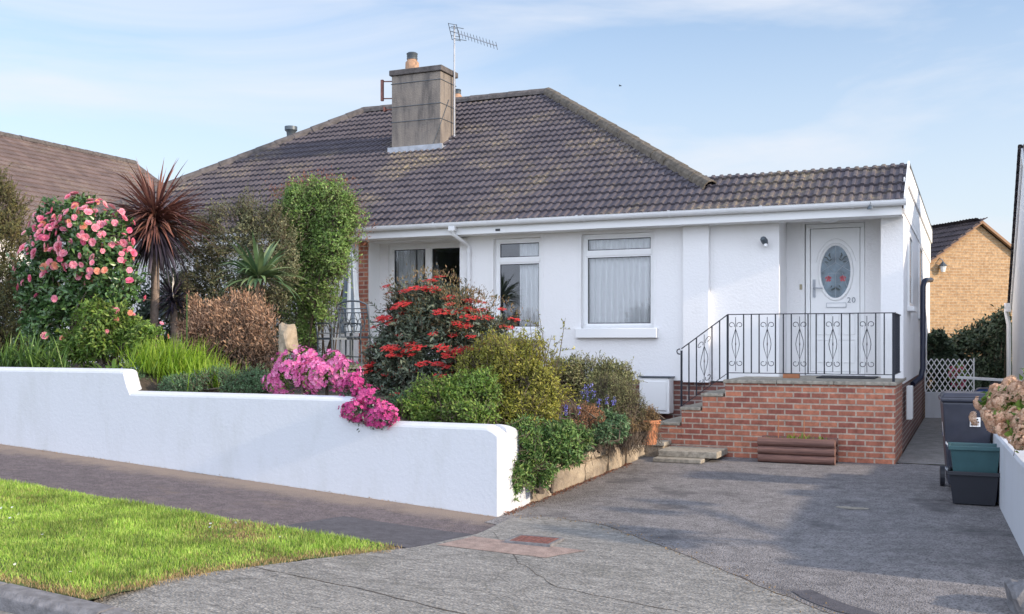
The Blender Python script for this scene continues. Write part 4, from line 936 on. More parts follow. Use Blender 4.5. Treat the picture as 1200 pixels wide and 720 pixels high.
# ------------------------------------------------------------ gate wall, trellis, things behind
gy = 22.9
mb = MB(); mb.box(-0.85,0.5,gy,gy+0.2,-1.7,-1.04); tag(mb.build('passage_wall', M['gwall'], bevel=0.01), 'low pale wall closing the side passage under the white trellis', 'wall')
t_ = thing('trellis', 'white diamond lattice trellis on the low wall at the end of the side passage', 'trellis', (-0.4,gy,-1.04))
x0, x1, z0, z1 = -0.84, 0.05, -1.035, -0.36
mb = MB()
for sg in (-1,1):
    k = -8
    while k < 16:
        # slat from bottom x=k*0.11 rising at 45 degrees-ish
        bx = x0+k*0.105; ax1 = bx; az1 = z0; bx2 = bx+sg*(z1-z0)*0.62; 
        pts = [(ax1, z0), (bx2, z1)]
        (xa_, za_), (xb_, zb_) = pts
        def clip(xa_, za_, xb_, zb_):
            t0, t1 = 0, 1; dx = xb_-xa_
            for lim, s_ in ((x0, 1), (x1, -1)):
                fa, fb = s_*(xa_-lim), s_*(xb_-lim)
                if fa < 0 and fb < 0: return None
                if fa < 0: t0 = max(t0, fa/(fa-fb))
                if fb < 0: t1 = min(t1, fa/(fa-fb))
            if t1-t0 < 0.02: return None
            return (xa_+dx*t0, za_+(zb_-za_)*t0, xa_+dx*t1, za_+(zb_-za_)*t1)
        c_ = clip(xa_, za_, xb_, zb_)
        if c_:
            A = Vector((c_[0], gy+0.1+sg*0.007, c_[1])); B = Vector((c_[2], gy+0.1+sg*0.007, c_[3])); dd = (B-A)/2; nn_ = dd.cross(Vector((0,1,0))).normalized()*0.009
            mb.obox((A+B)/2, dd, (0,0.006,0), nn_)
        k += 1
mb.build('lattice', M['white'], t_)
mb = MB(); mb.box(x0-0.02,x0,gy+0.08,gy+0.12,z0,z1+0.02); mb.box(x1,x1+0.025,gy+0.08,gy+0.12,z0,z1+0.02); mb.build('frame', M['white'], t_)
t_ = thing('storage_box', 'dark blue plastic storage box with a pale board on top beyond the wheelie bin', 'storage box', (0.25,21.5,-1.57))
mb = MB(); mb.frustum(0.38,20.0,-1.56,-0.90,0.27,0.35,0.31,0.4); mb.build('body', M['blueplastic'], t_, bevel=0.03)
mb = MB(); mb.frustum(0.38,20.0,-0.898,-0.82,0.34,0.43,0.26,0.33); mb.build('lid', M['blueplastic'], t_, bevel=0.03)
mb = MB(); mb.obox((0.30,19.9,-0.66),(0.52,0.1,-0.03),(0,0.2,0.0),(0.001,0,0.018)); tag(mb.build('board', M['white']), 'pale thin board laid over the dark blue storage box', 'board')
mb = MB(); mb.frustum(0.5,19.98,-0.818,-0.69,0.2,0.25,0.18,0.22); tag(mb.build('black_crate', M['blackplastic'], bevel=0.01), 'small black crate wedged under the pale board on the storage box', 'crate')

# buff brick house behind
F = Vector((-SY,CY,0)); Rr = Vector((CY,SY,0))
bh = thing('brick_house', 'buff brick house with dark tiled gable roof beyond the side passage', 'house', F*28+Rr*12.5+Vector((0,0,-1.6)))
apex = F*28+Rr*(28*0.447)+Vector((0,0,28*137/FPX)); rd = (F-Rr*0.249).normalized(); wd = Vector((rd.y,-rd.x,0)); hw_ = 3.4; pz = 0.69
mb = MB(); zA = apex.z; base = Vector((apex.x,apex.y,0))
L0, R0 = base-wd*hw_, base+wd*hw_
mb.extrude([L0+Vector((0,0,-1.8)), R0+Vector((0,0,-1.8)), R0+Vector((0,0,zA-hw_*pz)), base+Vector((0,0,zA)), L0+Vector((0,0,zA-hw_*pz))], rd*9)
o = mb.build('wall', M['buffbrick'], bh)
# brick UVs along the gable
me = o.data; uvd = me.uv_layers[0].data
for p_ in me.polygons:
    for li in p_.loop_indices:
        v = me.vertices[me.loops[li].vertex_index].co+ORG[bh]
        along = wd if abs(p_.normal.dot(rd)) > 0.7 else rd
        uvd[li].uv = (v.dot(along), v.z)
o0 = L0-wd*0.25+Vector((0,0,zA-(hw_+0.25)*pz+0.06))-rd*0.12
tiles('roof', bh, M['tilesdark'], o0+rd*9.3, -rd, (wd+Vector((0,0,pz))), 9.3, (hw_+0.25)*math.hypot(1,pz), [])
o1 = R0+wd*0.25+Vector((0,0,zA-(hw_+0.25)*pz+0.06))-rd*0.12
tiles('roof', bh, M['tilesdark'], o1, rd, (-wd+Vector((0,0,pz))), 9.3, (hw_+0.25)*math.hypot(1,pz), [])
mb = MB(); A = base+Vector((0,0,zA+0.05))-rd*0.1
for s_ in (-1,1):
    B = A+wd*s_*(hw_+0.2)-Vector((0,0,(hw_+0.2)*pz)); dd = (B-A)/2; mb.obox((A+B)/2+Vector((0,0,0.0)), dd, rd*0.05, Vector((0,0,0.04)))
mb.build('verge', simple('verge_mortar', (0.30,0.18,0.11), 0.9), bh)
t_ = thing('wall_lantern', 'small white lantern on a bracket on the buff brick gable', 'lantern', P(1105,312,24))
q = F*27.6+Rr*(27.6*(1105-600)/FPX); q.z = 27.6*(400-312)/FPX; 
mb = MB(); mb.tube([q+Vector((-0.35,0.2,0.22)), q+Vector((-0.1,0.1,0.24)), q+Vector((0,0,0.14))], 0.014, 6); mb.build('bracket', M['lead'], t_)
mb = MB(); mb.lathe(q, [(0.05,-0.16),(0.085,-0.02),(0.09,0.0)], 8); mb.build('glass_case', M['white'], t_)
mb = MB(); mb.lathe(q, [(0.12,0.002),(0.04,0.09),(0.01,0.13)], 8); mb.build('cap', M['greymetal'], t_)

# ------------------------------------------------------------ left neighbour house
lh = thing('hillside_house', 'neighbouring house with reddish brown tiled roof behind the camellia at the left edge', 'house', (-25,24,-0.4))
rx, rz_ = -25.9, 6.0; hw2 = 5.2; e2 = 2.62; ex = rx+hw2; yA, yB = 9.0, 27.2
mb = MB(); mb.extrude([(rx-hw2+0.4,yA,-1.2),(ex-0.4,yA,-1.2),(ex-0.4,yA,e2+0.2),(rx,yA,rz_-0.1),(rx-hw2+0.4,yA,e2+0.2)], (0,yB-0.15-yA,0)); mb.build('wall', M['render'], lh)
mb = MB(); mb.add([(ex,yA-0.2,e2-0.05),(ex,yB,e2-0.05),(rx-hw2,yB,e2-0.05),(rx-hw2,yA-0.2,e2-0.05),(rx,yA-0.2,rz_-0.05),(rx,yB,rz_-0.05)], [(0,3,2,1),(0,1,5,4),(1,2,5),(2,3,4,5),(3,0,4)])
r2_ = mb.build('roof', M['tilesdark'], lh)
p2 = (rz_-e2)/hw2
tiles('tile_courses', r2_, M['tilesred'], (ex,yA-0.2,e2), (0,1,0), (-1,0,p2), yB-yA+0.3, math.hypot(hw2,rz_-e2), [(Vector((ex,yB+0.05,0)), Vector((0,1,0)))], gauge=0.30)
ridge_caps('ridge_tiles', r2_, M['ridgedark'], (rx,yA,rz_+0.03), (rx,yB,rz_+0.03))
ridge_caps('hip_tiles', r2_, M['ridgedark'], (ex,yB,e2+0.02), (rx,yB,rz_+0.02), 0.08)

# a bird far off in the sky
bp_ = P(727,101,60)
mb = MB(); mb.tube([bp_+Vector((-0.10,0,0)), bp_+Vector((-0.04,0,0.01)), bp_+Vector((0.03,0,0.01)), bp_+Vector((0.09,0,0.0))], [0.01,0.03,0.028,0.01], 8)
for s_ in (-1,1): mb.add([bp_+Vector((-0.03,0,0.02)), bp_+Vector((0.03,0,0.02)), bp_+Vector((0.0,s_*0.11,0.06)), bp_+Vector((-0.05,s_*0.2,0.03))], [(0,1,2,3)])
tag(mb.build('bird', M['blackplastic']), 'tiny dark bird flying in the sky to the right of the chimney', 'bird')
# ------------------------------------------------------------ plants
def nrm(a): return a/np.maximum(np.linalg.norm(a, axis=-1, keepdims=True), 1e-9)
LEAF = (np.array([(0,0,0),(-0.5,0.42,0.10),(0,0.5,-0.02),(0.5,0.42,0.10),(0,1,-0.12)],float), [(0,2,1),(0,3,2),(1,2,4),(2,3,4)])
LEAF2 = (np.array([(0,0,0),(-0.5,0.45,0.06),(0.5,0.45,0.06),(0,1,-0.1)],float), [(0,2,1),(1,2,3)])
def petals(rings, seed=0):
    rg = random.Random(seed); v = []; f = []
    for n, r, w_, up_, off in rings:
        for i in range(n):
            a = 2*math.pi*i/n+off+rg.uniform(-0.15,0.15); ca, sa = math.cos(a), math.sin(a)
            pts = [(0.05*r,0,0),(0.55*r,-w_*0.5,up_*0.5),(r,-w_*0.35,up_),(r*1.05,0,up_*0.9),(r,w_*0.35,up_),(0.55*r,w_*0.5,up_*0.5)]
            b = len(v); v += [(x*ca-y*sa, x*sa+y*ca, z+rg.uniform(-0.02,0.02)) for x, y, z in pts]; f += [(b,b+1,b+5),(b+1,b+2,b+3),(b+1,b+3,b+5),(b+3,b+4,b+5)]
    return np.array(v), f
def scatter_mesh(name, tmpl, pos, ydir, zdir, size, width, rnd, mat, parent, org=None):
    tv, tf = tmpl; n = len(pos)
    if n == 0: return None
    y = nrm(ydir); z = zdir-y*np.sum(zdir*y, axis=1, keepdims=True); z = nrm(z); x = np.cross(y, z)
    sz = size[:,None,None]
    V = pos[:,None,:]+sz*(tv[None,:,0,None]*width*x[:,None,:]+tv[None,:,1,None]*y[:,None,:]+tv[None,:,2,None]*z[:,None,:])
    V = V.reshape(-1,3); k = len(tv); tf = np.array(tf); m = tf.shape[1]
    Fc = (tf[None]+np.arange(n)[:,None,None]*k).reshape(-1)
    o_ = ORG[parent] if parent is not None else org
    V = V-np.array(o_)
    me = bpy.data.meshes.new(name); nf = n*len(tf)
    me.vertices.add(len(V)); me.vertices.foreach_set('co', V.ravel()); me.loops.add(nf*m); me.loops.foreach_set('vertex_index', Fc.astype(np.int32))
    me.polygons.add(nf); me.polygons.foreach_set('loop_start', np.arange(0, nf*m, m, dtype=np.int32)); me.polygons.foreach_set('loop_total', np.full(nf, m, dtype=np.int32))
    me.update(calc_edges=True)
    at = me.attributes.new('rnd', 'FLOAT', 'POINT'); at.data.foreach_set('value', np.repeat(rnd, k).astype(np.float32))
    finish(me, mat); return link_mesh(name, me, parent, Vector(o_))
def bnoise(p, s, seed=0.0):
    return (np.sin(p[:,0]*s+seed)*np.sin(p[:,1]*s*1.1+seed*2+1)+np.sin(p[:,2]*s*1.2+seed*3)*np.sin(p[:,0]*s*0.7+p[:,1]*s*0.5+seed))*0.5
def ells_px(lst):
    o = []
    for (px, py, Y, rx, rz, k) in lst:
        c = P(px, py, Y); t = T(px, Y)/FPX; o.append((c.x, c.y, c.z, rx*t/0.93, rx*t*k, rz*t))
    return np.array(o)
def sample(E, n, rg, lo=0.8, hi=1.08, zmin=None, ns=4.0, na=0.16, seed=0.0, front=True):
    area = (E[:,3]*E[:,5]+E[:,3]*E[:,4]+E[:,4]*E[:,5]); pr = area/area.sum(); P_, D_ = [], []; got = 0
    while got < n:
        m = int(n*1.6)+50; i = rg.choice(len(E), m, p=pr); d = nrm(rg.normal(size=(m,3)))
        if front:
            fl = (d[:,1] > 0.45) & (rg.random(m) < 0.75); d[fl,1] *= -1
        r = E[i,3:6]; k = rg.uniform(lo, hi, m); p = E[i,0:3]+d*r*k[:,None]
        b = 1+na*1.5*bnoise(p, ns, seed)+na*0.9*bnoise(p, ns*2.6, seed+2)+0.28*rg.random(m)**6; p = E[i,0:3]+d*r*(k*b)[:,None]
        ok = bnoise(p, ns*2.1, seed+5) > -0.52+0.35*rg.random(m)
        for j in range(len(E)):
            q = (p-E[j,0:3])/E[j,3:6]; ins = (np.sum(q*q, axis=1) < min(lo,0.8)**2*0.8) & (i != j); ok &= ~ins
        if zmin is not None: ok &= p[:,2] > (zmin(p) if callable(zmin) else zmin)
        dd = nrm(d/r); P_.append(p[ok]); D_.append(dd[ok]); got += ok.sum()
    return np.concatenate(P_)[:n], np.concatenate(D_)[:n]
def twig_leaves(E, ntw, per, L, rg, up=0.35, spread=0.9, zmin=None, **k):
    p, d = sample(E, ntw, rg, zmin=zmin, **k)
    td = nrm(d*0.8+np.array([0,0,up])+rg.normal(size=(ntw,3))*0.35)
    tl = L*rg.uniform(0.6,1.4,ntw)
    s = np.tile(np.linspace(0, 1, per), ntw)+rg.uniform(-0.08,0.08,ntw*per)
    pp = np.repeat(p, per, 0)-np.repeat(td*tl[:,None], per, 0)*s[:,None]
    ld = nrm(np.repeat(td, per, 0)*0.55+nrm(rg.normal(size=(ntw*per,3)))*spread+np.array([0,0,0.1]))
    ln = nrm(np.repeat(d, per, 0)+np.array([0,0,0.7])+rg.normal(size=(ntw*per,3))*0.45)
    tr = np.repeat(rg.random(ntw), per)
    return p, td, tl, pp, ld, ln, tr
def twig_mesh(name, A, B, r, mat, parent):
    n = len(A); d = nrm(B-A); a = nrm(np.cross(d, np.array([0.3,0.2,1.0]))); b = np.cross(d, a); V = []
    for P0, rr in ((A, r), (B, r*0.5)):
        for t in (0, 2.1, 4.2): V.append(P0+(a*math.cos(t)+b*math.sin(t))*(rr if np.isscalar(rr) else rr[:,None]))
    V = np.stack(V, 1).reshape(-1,3); f = [(0,1,4,3),(1,2,5,4),(2,0,3,5)]
    me = bpy.data.meshes.new(name); Fc = (np.array(f)[None]+np.arange(n)[:,None,None]*6).reshape(-1,4)
    me.from_pydata((V-np.array(ORG[parent])).tolist(), [], Fc.tolist()); me.update(); finish(me, mat); return link_mesh(name, me, parent, ORG[parent])
def branches(parent, base, E, rg, n=14, r=0.018, mat=None):
    mb = MB()
    for i in range(n):
        j = rg.integers(len(E)); d = nrm(rg.normal(size=3)); d[2] = abs(d[2]); e = E[j,0:3]+d*E[j,3:6]*0.75
        b = np.array(base)+rg.normal(size=3)*np.array([0.06,0.06,0]); m = b*0.45+e*0.55+rg.normal(size=3)*0.08; m[2] = b[2]+(e[2]-b[2])*0.5
        mb.tube([b, b*0.6+m*0.4+np.array([0,0,0.05]), m, e], [r, r*0.8, r*0.6, r*0.25], 5)
    return mb.build('stem', mat or M['bark'], parent, uv=False)
def shrub(name, label, cat, lst, leaf, ntw=900, per=8, size=0.05, width=0.5, L=0.14, seed=1, inner=0.35, base=None, zmin=None, tmpl=LEAF2, twigmat=None, up=0.35, spread=0.9, group=None, stems=14, nostem=False, na=0.16, ns=4.0, lo=0.8, hi=1.08, twr=0.003):
    rg = np.random.default_rng(seed); E = ells_px(lst) if not isinstance(lst, np.ndarray) else lst
    b = base if base is not None else (E[:,0].mean(), E[:,1].mean(), (E[:,2]-E[:,5]).min())
    t = thing(name, label, cat, b, group)
    p, td, tl, pp, ld, ln, tr = twig_leaves(E, ntw, per, L, rg, up, spread, zmin, na=na, ns=ns, lo=lo, hi=hi, seed=seed*1.3)
    sz = size*rg.uniform(0.65,1.3,len(pp)); rn = np.clip(tr*0.5+rg.random(len(pp))*0.5, 0, 1)
    if inner:
        m = int(ntw*per*inner); q, qd = sample(E, m, rg, lo=0.35, hi=0.85, zmin=zmin, na=na, ns=ns, seed=seed*1.3)
        pp = np.concatenate([pp,q]); ld = np.concatenate([ld, nrm(qd+rg.normal(size=(m,3))*0.8)]); ln = np.concatenate([ln, nrm(qd+rg.normal(size=(m,3))*0.5)]); sz = np.concatenate([sz, size*rg.uniform(0.9,1.5,m)]); rn = np.concatenate([rn, rg.random(m)])
    if zmin is not None:
        kz = pp[:,2] > ((zmin(pp) if callable(zmin) else zmin)-0.02); pp, ld, ln, sz, rn = pp[kz], ld[kz], ln[kz], sz[kz], rn[kz]
    scatter_mesh('foliage', tmpl, pp, ld, ln, sz, width, rn, leaf, t)
    if not nostem:
        branches(t, b, E, rg, stems)
        twig_mesh('twigs', p-td*tl[:,None]*1.4, p, twr, twigmat or M['bark'], t)
    return t, E, rg
def blooms(t, E, rg, n, name, tmpls, mat, size, zmin=None, bias=None, out=1.04, tilt=0.35, cap=100, lo=0.95, hi=1.12, na=0.16, ns=4.0, seed=0.0):
    m = n*6; p, d = sample(E, m, rg, lo=lo, hi=hi, zmin=zmin, na=na, ns=ns, seed=seed)
    if bias is not None:
        wgt = np.array([bias(q) for q in p]); key = rg.random(m)/np.maximum(wgt, 1e-6); idx = np.argsort(key)[:n]; p, d = p[idx], d[idx]
    else: p, d = p[:n], d[:n]
    cd = -nrm(p); vis = np.argsort(-np.sum(d*cd, axis=1)); p, d = p[vis], d[vis]
    mes = []
    for i, (tv, tf) in enumerate(tmpls):
        me = bpy.data.meshes.new(name); me.from_pydata(tv.tolist(), [], [tuple(f) for f in tf]); me.update(); finish(me, mat[i%len(mat)])
        at = me.attributes.new('rnd', 'FLOAT', 'POINT'); at.data.foreach_set('value', np.random.default_rng(i).random(len(tv)).astype(np.float32)); mes.append(me)
    for i in range(min(n, cap)):
        z = Vector(d[i])+Vector(rg.normal(size=3))*tilt+Vector(cd[i])*0.3; q = z.to_track_quat('Z', 'Y')
        o = bpy.data.objects.new(name, mes[i%len(mes)]); C.objects.link(o); o.parent = t; o.location = Vector(p[i])-ORG[t]; o.rotation_euler = q.to_euler(); s = size*rg.uniform(0.7,1.2); o.scale = (s,s,s)
    if n > cap:
        k = n-cap; z = d[cap:]; tv, tf = tmpls[0]
        o = scatter_mesh(name, (tv, tf), p[cap:], nrm(np.cross(z, rg.normal(size=(k,3)))), z, size*rg.uniform(0.7,1.2,k), 1.0, rg.random(k), mat[0], t); tag(o, kind='stuff')
def blades(name, mat, parent, bases, dirs, lens, widths, droop, rg, seg=5, org=None, fold=0.0):
    """arching strap leaves; dirs are the starting directions"""
    n = len(bases); p = bases.copy(); d = nrm(dirs); V = []; Rn = rg.random(n)
    side = nrm(np.cross(d, np.array([0,0,1.0])+rg.normal(size=(n,3))*0.15))
    for k in range(seg+1):
        f = k/seg; wv = widths*np.sin(math.pi*(0.12+0.88*(1-f)))**0.6*(1-f**3) if k < seg else widths*0.02
        V.append(p-side*wv[:,None]/2); V.append(p+side*wv[:,None]/2)
        p = p+d*(lens/seg)[:,None]; d = nrm(d+np.array([0,0,-1.0])*(droop/seg)[:,None]*(0.4+1.2*f))
    V = np.stack(V, 1).reshape(-1,3); k = 2*(seg+1)
    f = np.array([(2*i,2*i+1,2*i+3,2*i+2) for i in range(seg)]); Fc = (f[None]+np.arange(n)[:,None,None]*k).reshape(-1)
    o_ = ORG[parent] if parent is not None else org; V = V-np.array(o_)
    me = bpy.data.meshes.new(name); nf = n*seg
    me.vertices.add(len(V)); me.vertices.foreach_set('co', V.ravel()); me.loops.add(nf*4); me.loops.foreach_set('vertex_index', Fc.astype(np.int32))
    me.polygons.add(nf); me.polygons.foreach_set('loop_start', np.arange(0, nf*4, 4, dtype=np.int32)); me.polygons.foreach_set('loop_total', np.full(nf, 4, dtype=np.int32)); me.update(calc_edges=True)
    at = me.attributes.new('rnd', 'FLOAT', 'POINT'); at.data.foreach_set('value', np.repeat(Rn, k).astype(np.float32))
    finish(me, mat); return link_mesh(name, me, parent, Vector(o_))

LM = {}
def lm(key, *cols, **k):
    LM[key] = leaf_mat(key, [(i/(len(cols)-1), c) for i, c in enumerate(cols)], **k); return LM[key]
lm('camellia_leaf', (0.035,0.09,0.03), (0.08,0.17,0.05), (0.17,0.28,0.08), rough=0.32, trans=0.12, spec=0.6)
lm('conifer_leaf', (0.06,0.07,0.025), (0.12,0.12,0.04), (0.22,0.17,0.06), rough=0.7, trans=0.15)
lm('olive_leaf', (0.10,0.12,0.06), (0.17,0.18,0.09), (0.26,0.24,0.13), rough=0.6, trans=0.2)
lm('climber_leaf', (0.10,0.19,0.04), (0.20,0.33,0.075), (0.38,0.48,0.18), rough=0.5, trans=0.3)
lm('strap_leaf', (0.06,0.13,0.03), (0.12,0.22,0.05), (0.20,0.32,0.08), rough=0.45, trans=0.25)
lm('yucca_leaf', (0.06,0.12,0.06), (0.13,0.21,0.09), (0.28,0.34,0.16), rough=0.4, trans=0.15)
lm('bright_grass', (0.14,0.26,0.02), (0.24,0.40,0.03), (0.38,0.50,0.08), rough=0.5, trans=0.35)
lm('cordyline_leaf', (0.10,0.045,0.045), (0.21,0.095,0.08), (0.36,0.18,0.13), rough=0.4, trans=0.15)
lm('cordyline_dark', (0.02,0.018,0.03), (0.05,0.04,0.06), (0.09,0.07,0.09), rough=0.35, trans=0.05, spec=0.7)
lm('dry_leaf', (0.24,0.13,0.08), (0.44,0.26,0.16), (0.60,0.40,0.26), rough=0.85, trans=0.2)
lm('azalea_pink', (0.62,0.10,0.32), (0.78,0.20,0.46), (0.88,0.36,0.60), rough=0.6, trans=0.3, noise_var=0.2)
lm('azalea_magenta', (0.45,0.035,0.19), (0.62,0.07,0.28), (0.75,0.14,0.36), rough=0.6, trans=0.3, noise_var=0.2)
lm('camellia_pink', (0.80,0.20,0.32), (0.90,0.34,0.44), (0.94,0.52,0.56), rough=0.5, trans=0.3, noise_var=0.2)
lm('camellia_old', (0.72,0.26,0.17), (0.85,0.36,0.24), (0.86,0.44,0.32), rough=0.6, trans=0.3, noise_var=0.2)
lm('camellia_deep', (0.72,0.10,0.24), (0.82,0.18,0.32), (0.86,0.28,0.40), rough=0.6, trans=0.3, noise_var=0.2)
lm('red_flower', (0.48,0.025,0.03), (0.68,0.05,0.055), (0.78,0.11,0.09), rough=0.55, trans=0.15, noise_var=0.25)
lm('dark_shrub_leaf', (0.045,0.065,0.045), (0.095,0.125,0.08), (0.18,0.20,0.13), rough=0.4, trans=0.1, spec=0.5)
lm('bronze_leaf', (0.12,0.11,0.04), (0.20,0.15,0.07), (0.32,0.20,0.12), rough=0.5, trans=0.25)
lm('golden_leaf', (0.15,0.17,0.025), (0.30,0.30,0.045), (0.50,0.45,0.09), rough=0.55, trans=0.3)
lm('limegreen_leaf', (0.07,0.15,0.03), (0.16,0.27,0.045), (0.32,0.40,0.09), rough=0.5, trans=0.3)
lm('bluegreen_leaf', (0.06,0.12,0.06), (0.12,0.22,0.10), (0.21,0.33,0.16), rough=0.5, trans=0.25)
lm('heather_leaf', (0.14,0.10,0.045), (0.27,0.18,0.08), (0.42,0.27,0.13), rough=0.8, trans=0.2)
lm('heather_rust', (0.26,0.12,0.055), (0.42,0.20,0.10), (0.56,0.30,0.17), rough=0.8, trans=0.2)
lm('grey_twig_leaf', (0.13,0.15,0.06), (0.23,0.24,0.10), (0.35,0.33,0.16), rough=0.7, trans=0.2)
lm('trailing_leaf', (0.06,0.13,0.04), (0.13,0.24,0.06), (0.28,0.36,0.10), rough=0.5, trans=0.25)
lm('bluebell', (0.14,0.13,0.5), (0.22,0.2,0.62), (0.3,0.3,0.7), rough=0.6, trans=0.2)
lm('hydrangea_dry', (0.62,0.36,0.24), (0.74,0.50,0.35), (0.84,0.66,0.48), rough=0.85, trans=0.25)
lm('lawn', (0.19,0.36,0.04), (0.34,0.52,0.07), (0.54,0.62,0.18), rough=0.6, trans=0.35, noise_var=0.5)
lm('dead_grass', (0.30,0.20,0.09), (0.42,0.29,0.14), (0.52,0.40,0.2), rough=0.8, trans=0.3)
lm('daisy', (0.7,0.7,0.7), (0.8,0.8,0.78), (0.85,0.8,0.5), rough=0.6, trans=0.1)
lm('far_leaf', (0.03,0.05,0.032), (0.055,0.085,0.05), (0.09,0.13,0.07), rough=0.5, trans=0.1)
lm('hedge_red_twig', (0.16,0.06,0.04), (0.25,0.10,0.06), (0.36,0.16,0.09), rough=0.8, trans=0.2)

zG = lambda off: (lambda p: np.array([G(a[0], a[1]) for a in p])+off)
# --- lawn verge
VP = [(-30,4.81),(-4.95,4.81),(-4.93,5.05),(-4.75,5.8),(-4.5,6.5),(-4.15,7.02),(-4.15,7.18),(-30,7.18)]
sheet('verge', VP, 0.006, M['grasssoil'], 0.4, 0.02)
rg = np.random.default_rng(77); n = 170000
gxp = rg.uniform(-13.5,-4.1,n*2); gyp = rg.uniform(4.80,7.22,n*2)
edge = np.interp(gyp, [4.8,5.05,5.8,6.5,7.02,7.2], [-4.95,-4.93,-4.75,-4.5,-4.15,-4.15]); okk = (gxp < edge+rg.normal(size=n*2)*0.035) & (gxp > -13.5)
okk &= rg.random(n*2) < np.clip((gxp+13.5)/5.5+0.25, 0.25, 1)
gxp, gyp = gxp[okk][:n], gyp[okk][:n]; n = len(gxp)
bp = np.stack([gxp, gyp, np.array([S(x) for x in gxp])+0.004], 1)
dn = np.stack([rg.normal(size=n)*0.45, rg.normal(size=n)*0.45, np.ones(n)], 1)
clump = np.clip(0.5+0.5*bnoise(bp*np.array([1,1,0]), 5.0, 0.4)+0.5*bnoise(bp*np.array([1,1,0]), 13.0, 1.4), 0, 1.3); edist = np.minimum(np.interp(gyp, [4.8,5.05,5.8,6.5,7.02,7.2], [-4.95,-4.93,-4.75,-4.5,-4.15,-4.15])-gxp, gyp-4.8)
dead = (edist < rg.random(n)*0.26) | (rg.random(n) < 0.06) | (rg.random(n)*0.9 < np.clip(bnoise(bp*np.array([1,1,0]), 3.1, 2.7)+0.5*bnoise(bp*np.array([1,1,0]), 8.3, 0.9)-0.22, 0, 1))
hl = (0.035+0.05*clump*rg.random(n))*(0.8+0.2*rg.random(n))
hl[dead] *= 0.7
for nm, sel, mt in (('grass', ~dead, LM['lawn']), ('dead_grass', dead, LM['dead_grass'])):
    o = blades(nm, mt, None, bp[sel], dn[sel], hl[sel], 0.005*rg.uniform(0.7,1.4,sel.sum()), 0.9*rg.uniform(0.3,1.3,sel.sum()), rg, seg=2, org=Vector((-8,6,S(-8)))); tag(o, kind='stuff')
n = 260; xx = rg.uniform(-11,-4.6,n); yy = rg.uniform(5.0,7.0,n); cl = bnoise(np.stack([xx,yy,xx*0],1), 2.2, 1.0) > 0.12; xx, yy = xx[cl], yy[cl]; n = len(xx)
pb = np.stack([xx,yy,np.array([S(x) for x in xx])+0.06],1); tv, tf = petals([(6,1,0.6,0.1,0)])
o = scatter_mesh('daisies', (tv,tf), pb, np.tile([[1.0,0,0]],(n,1))+rg.normal(size=(n,3))*0.2, np.tile([[0,0,1.0]],(n,1))+rg.normal(size=(n,3))*0.3, np.full(n,0.011), 1.0, rg.random(n), LM['daisy'], None, Vector((-8,6,-1.4))); tag(o, kind='stuff')
# weeds by the concrete edge and in the joints
def tuft(name, label, cat, c, n, ln, wd, mat, rg, rad=0.05, droop=1.0, spread=0.6, group=None, seg=4):
    t = thing(name, label, cat, c, group); b = np.array(c)+np.stack([rg.normal(size=n)*rad, rg.normal(size=n)*rad, np.zeros(n)],1)
    d = np.stack([rg.normal(size=n)*spread, rg.normal(size=n)*spread, np.ones(n)],1)
    blades('leaves', mat, t, b, d, ln*rg.uniform(0.6,1.2,n), np.full(n,wd)*rg.uniform(0.7,1.2,n), droop*rg.uniform(0.4,1.5,n), rg, seg); return t
pts = [(-0.60+rg.normal()*0.02, 4.9+rg.random()*1.35) for _ in range(160)]; b = np.array([(x,y,g(x,y)+0.02) for x,y in pts])
o = blades('weeds', LM['bright_grass'], None, b, np.stack([rg.normal(size=160),rg.normal(size=160),np.ones(160)],1), rg.uniform(0.02,0.06,160), np.full(160,0.012), np.full(160,0.8), rg, 3, org=Vector((-0.6,5.5,-1.8))); tag(o, kind='stuff')
n = 900; t_s = rg.random(n); b = np.array([(-4.065+abs(rg.normal())*0.04, 9.0+4.0*a, 0) for a in t_s]); b[:,2] = [g(x,y)+0.005 for x,y,_ in b]
o = scatter_mesh('leaf_litter', LEAF2, b+np.array([0,0,0.004]), rg.normal(size=(n,3))*np.array([1,1,0.15]), np.tile([[0,0,1.0]],(n,1))+rg.normal(size=(n,3))*0.3, rg.uniform(0.015,0.035,n), 0.6, rg.random(n), LM['hedge_red_twig'], None, Vector((-4,11,-1.6))); tag(o, kind='stuff')
n = 500; xx = rg.uniform(-14,-4.1,n); b = np.stack([xx, 8.90-abs(rg.normal(size=n))*0.03, np.array([S(x) for x in xx])+0.012],1)
o = scatter_mesh('leaf_litter', LEAF2, b, rg.normal(size=(n,3))*np.array([1,1,0.15]), np.tile([[0,0,1.0]],(n,1))+rg.normal(size=(n,3))*0.3, rg.uniform(0.01,0.025,n), 0.6, rg.random(n), LM['heather_leaf'], None, Vector((-8,8.9,-1.4))); tag(o, kind='stuff')

n = 500; ji = rg.random(n); jx = np.interp(ji, [0,0.2,0.5,0.8,1], [-3.9,-3.05,-2.35,-1.35,-0.72]); jy = np.interp(ji, [0,0.2,0.5,0.8,1], [9.0,8.9,8.25,7.35,6.85])
b = np.stack([jx+rg.normal(size=n)*0.07, jy+rg.normal(size=n)*0.07, np.zeros(n)],1); b[:,2] = [g(x,y)+0.018 for x,y,_ in b]
o = scatter_mesh('grit', LEAF2, b, rg.normal(size=(n,3))*np.array([1,1,0.2]), np.tile([[0,0,1.0]],(n,1))+rg.normal(size=(n,3))*0.5, rg.uniform(0.006,0.016,n), 0.9, rg.random(n), LM['heather_leaf'], None, Vector((-2,8,-1.7))); tag(o, kind='stuff')
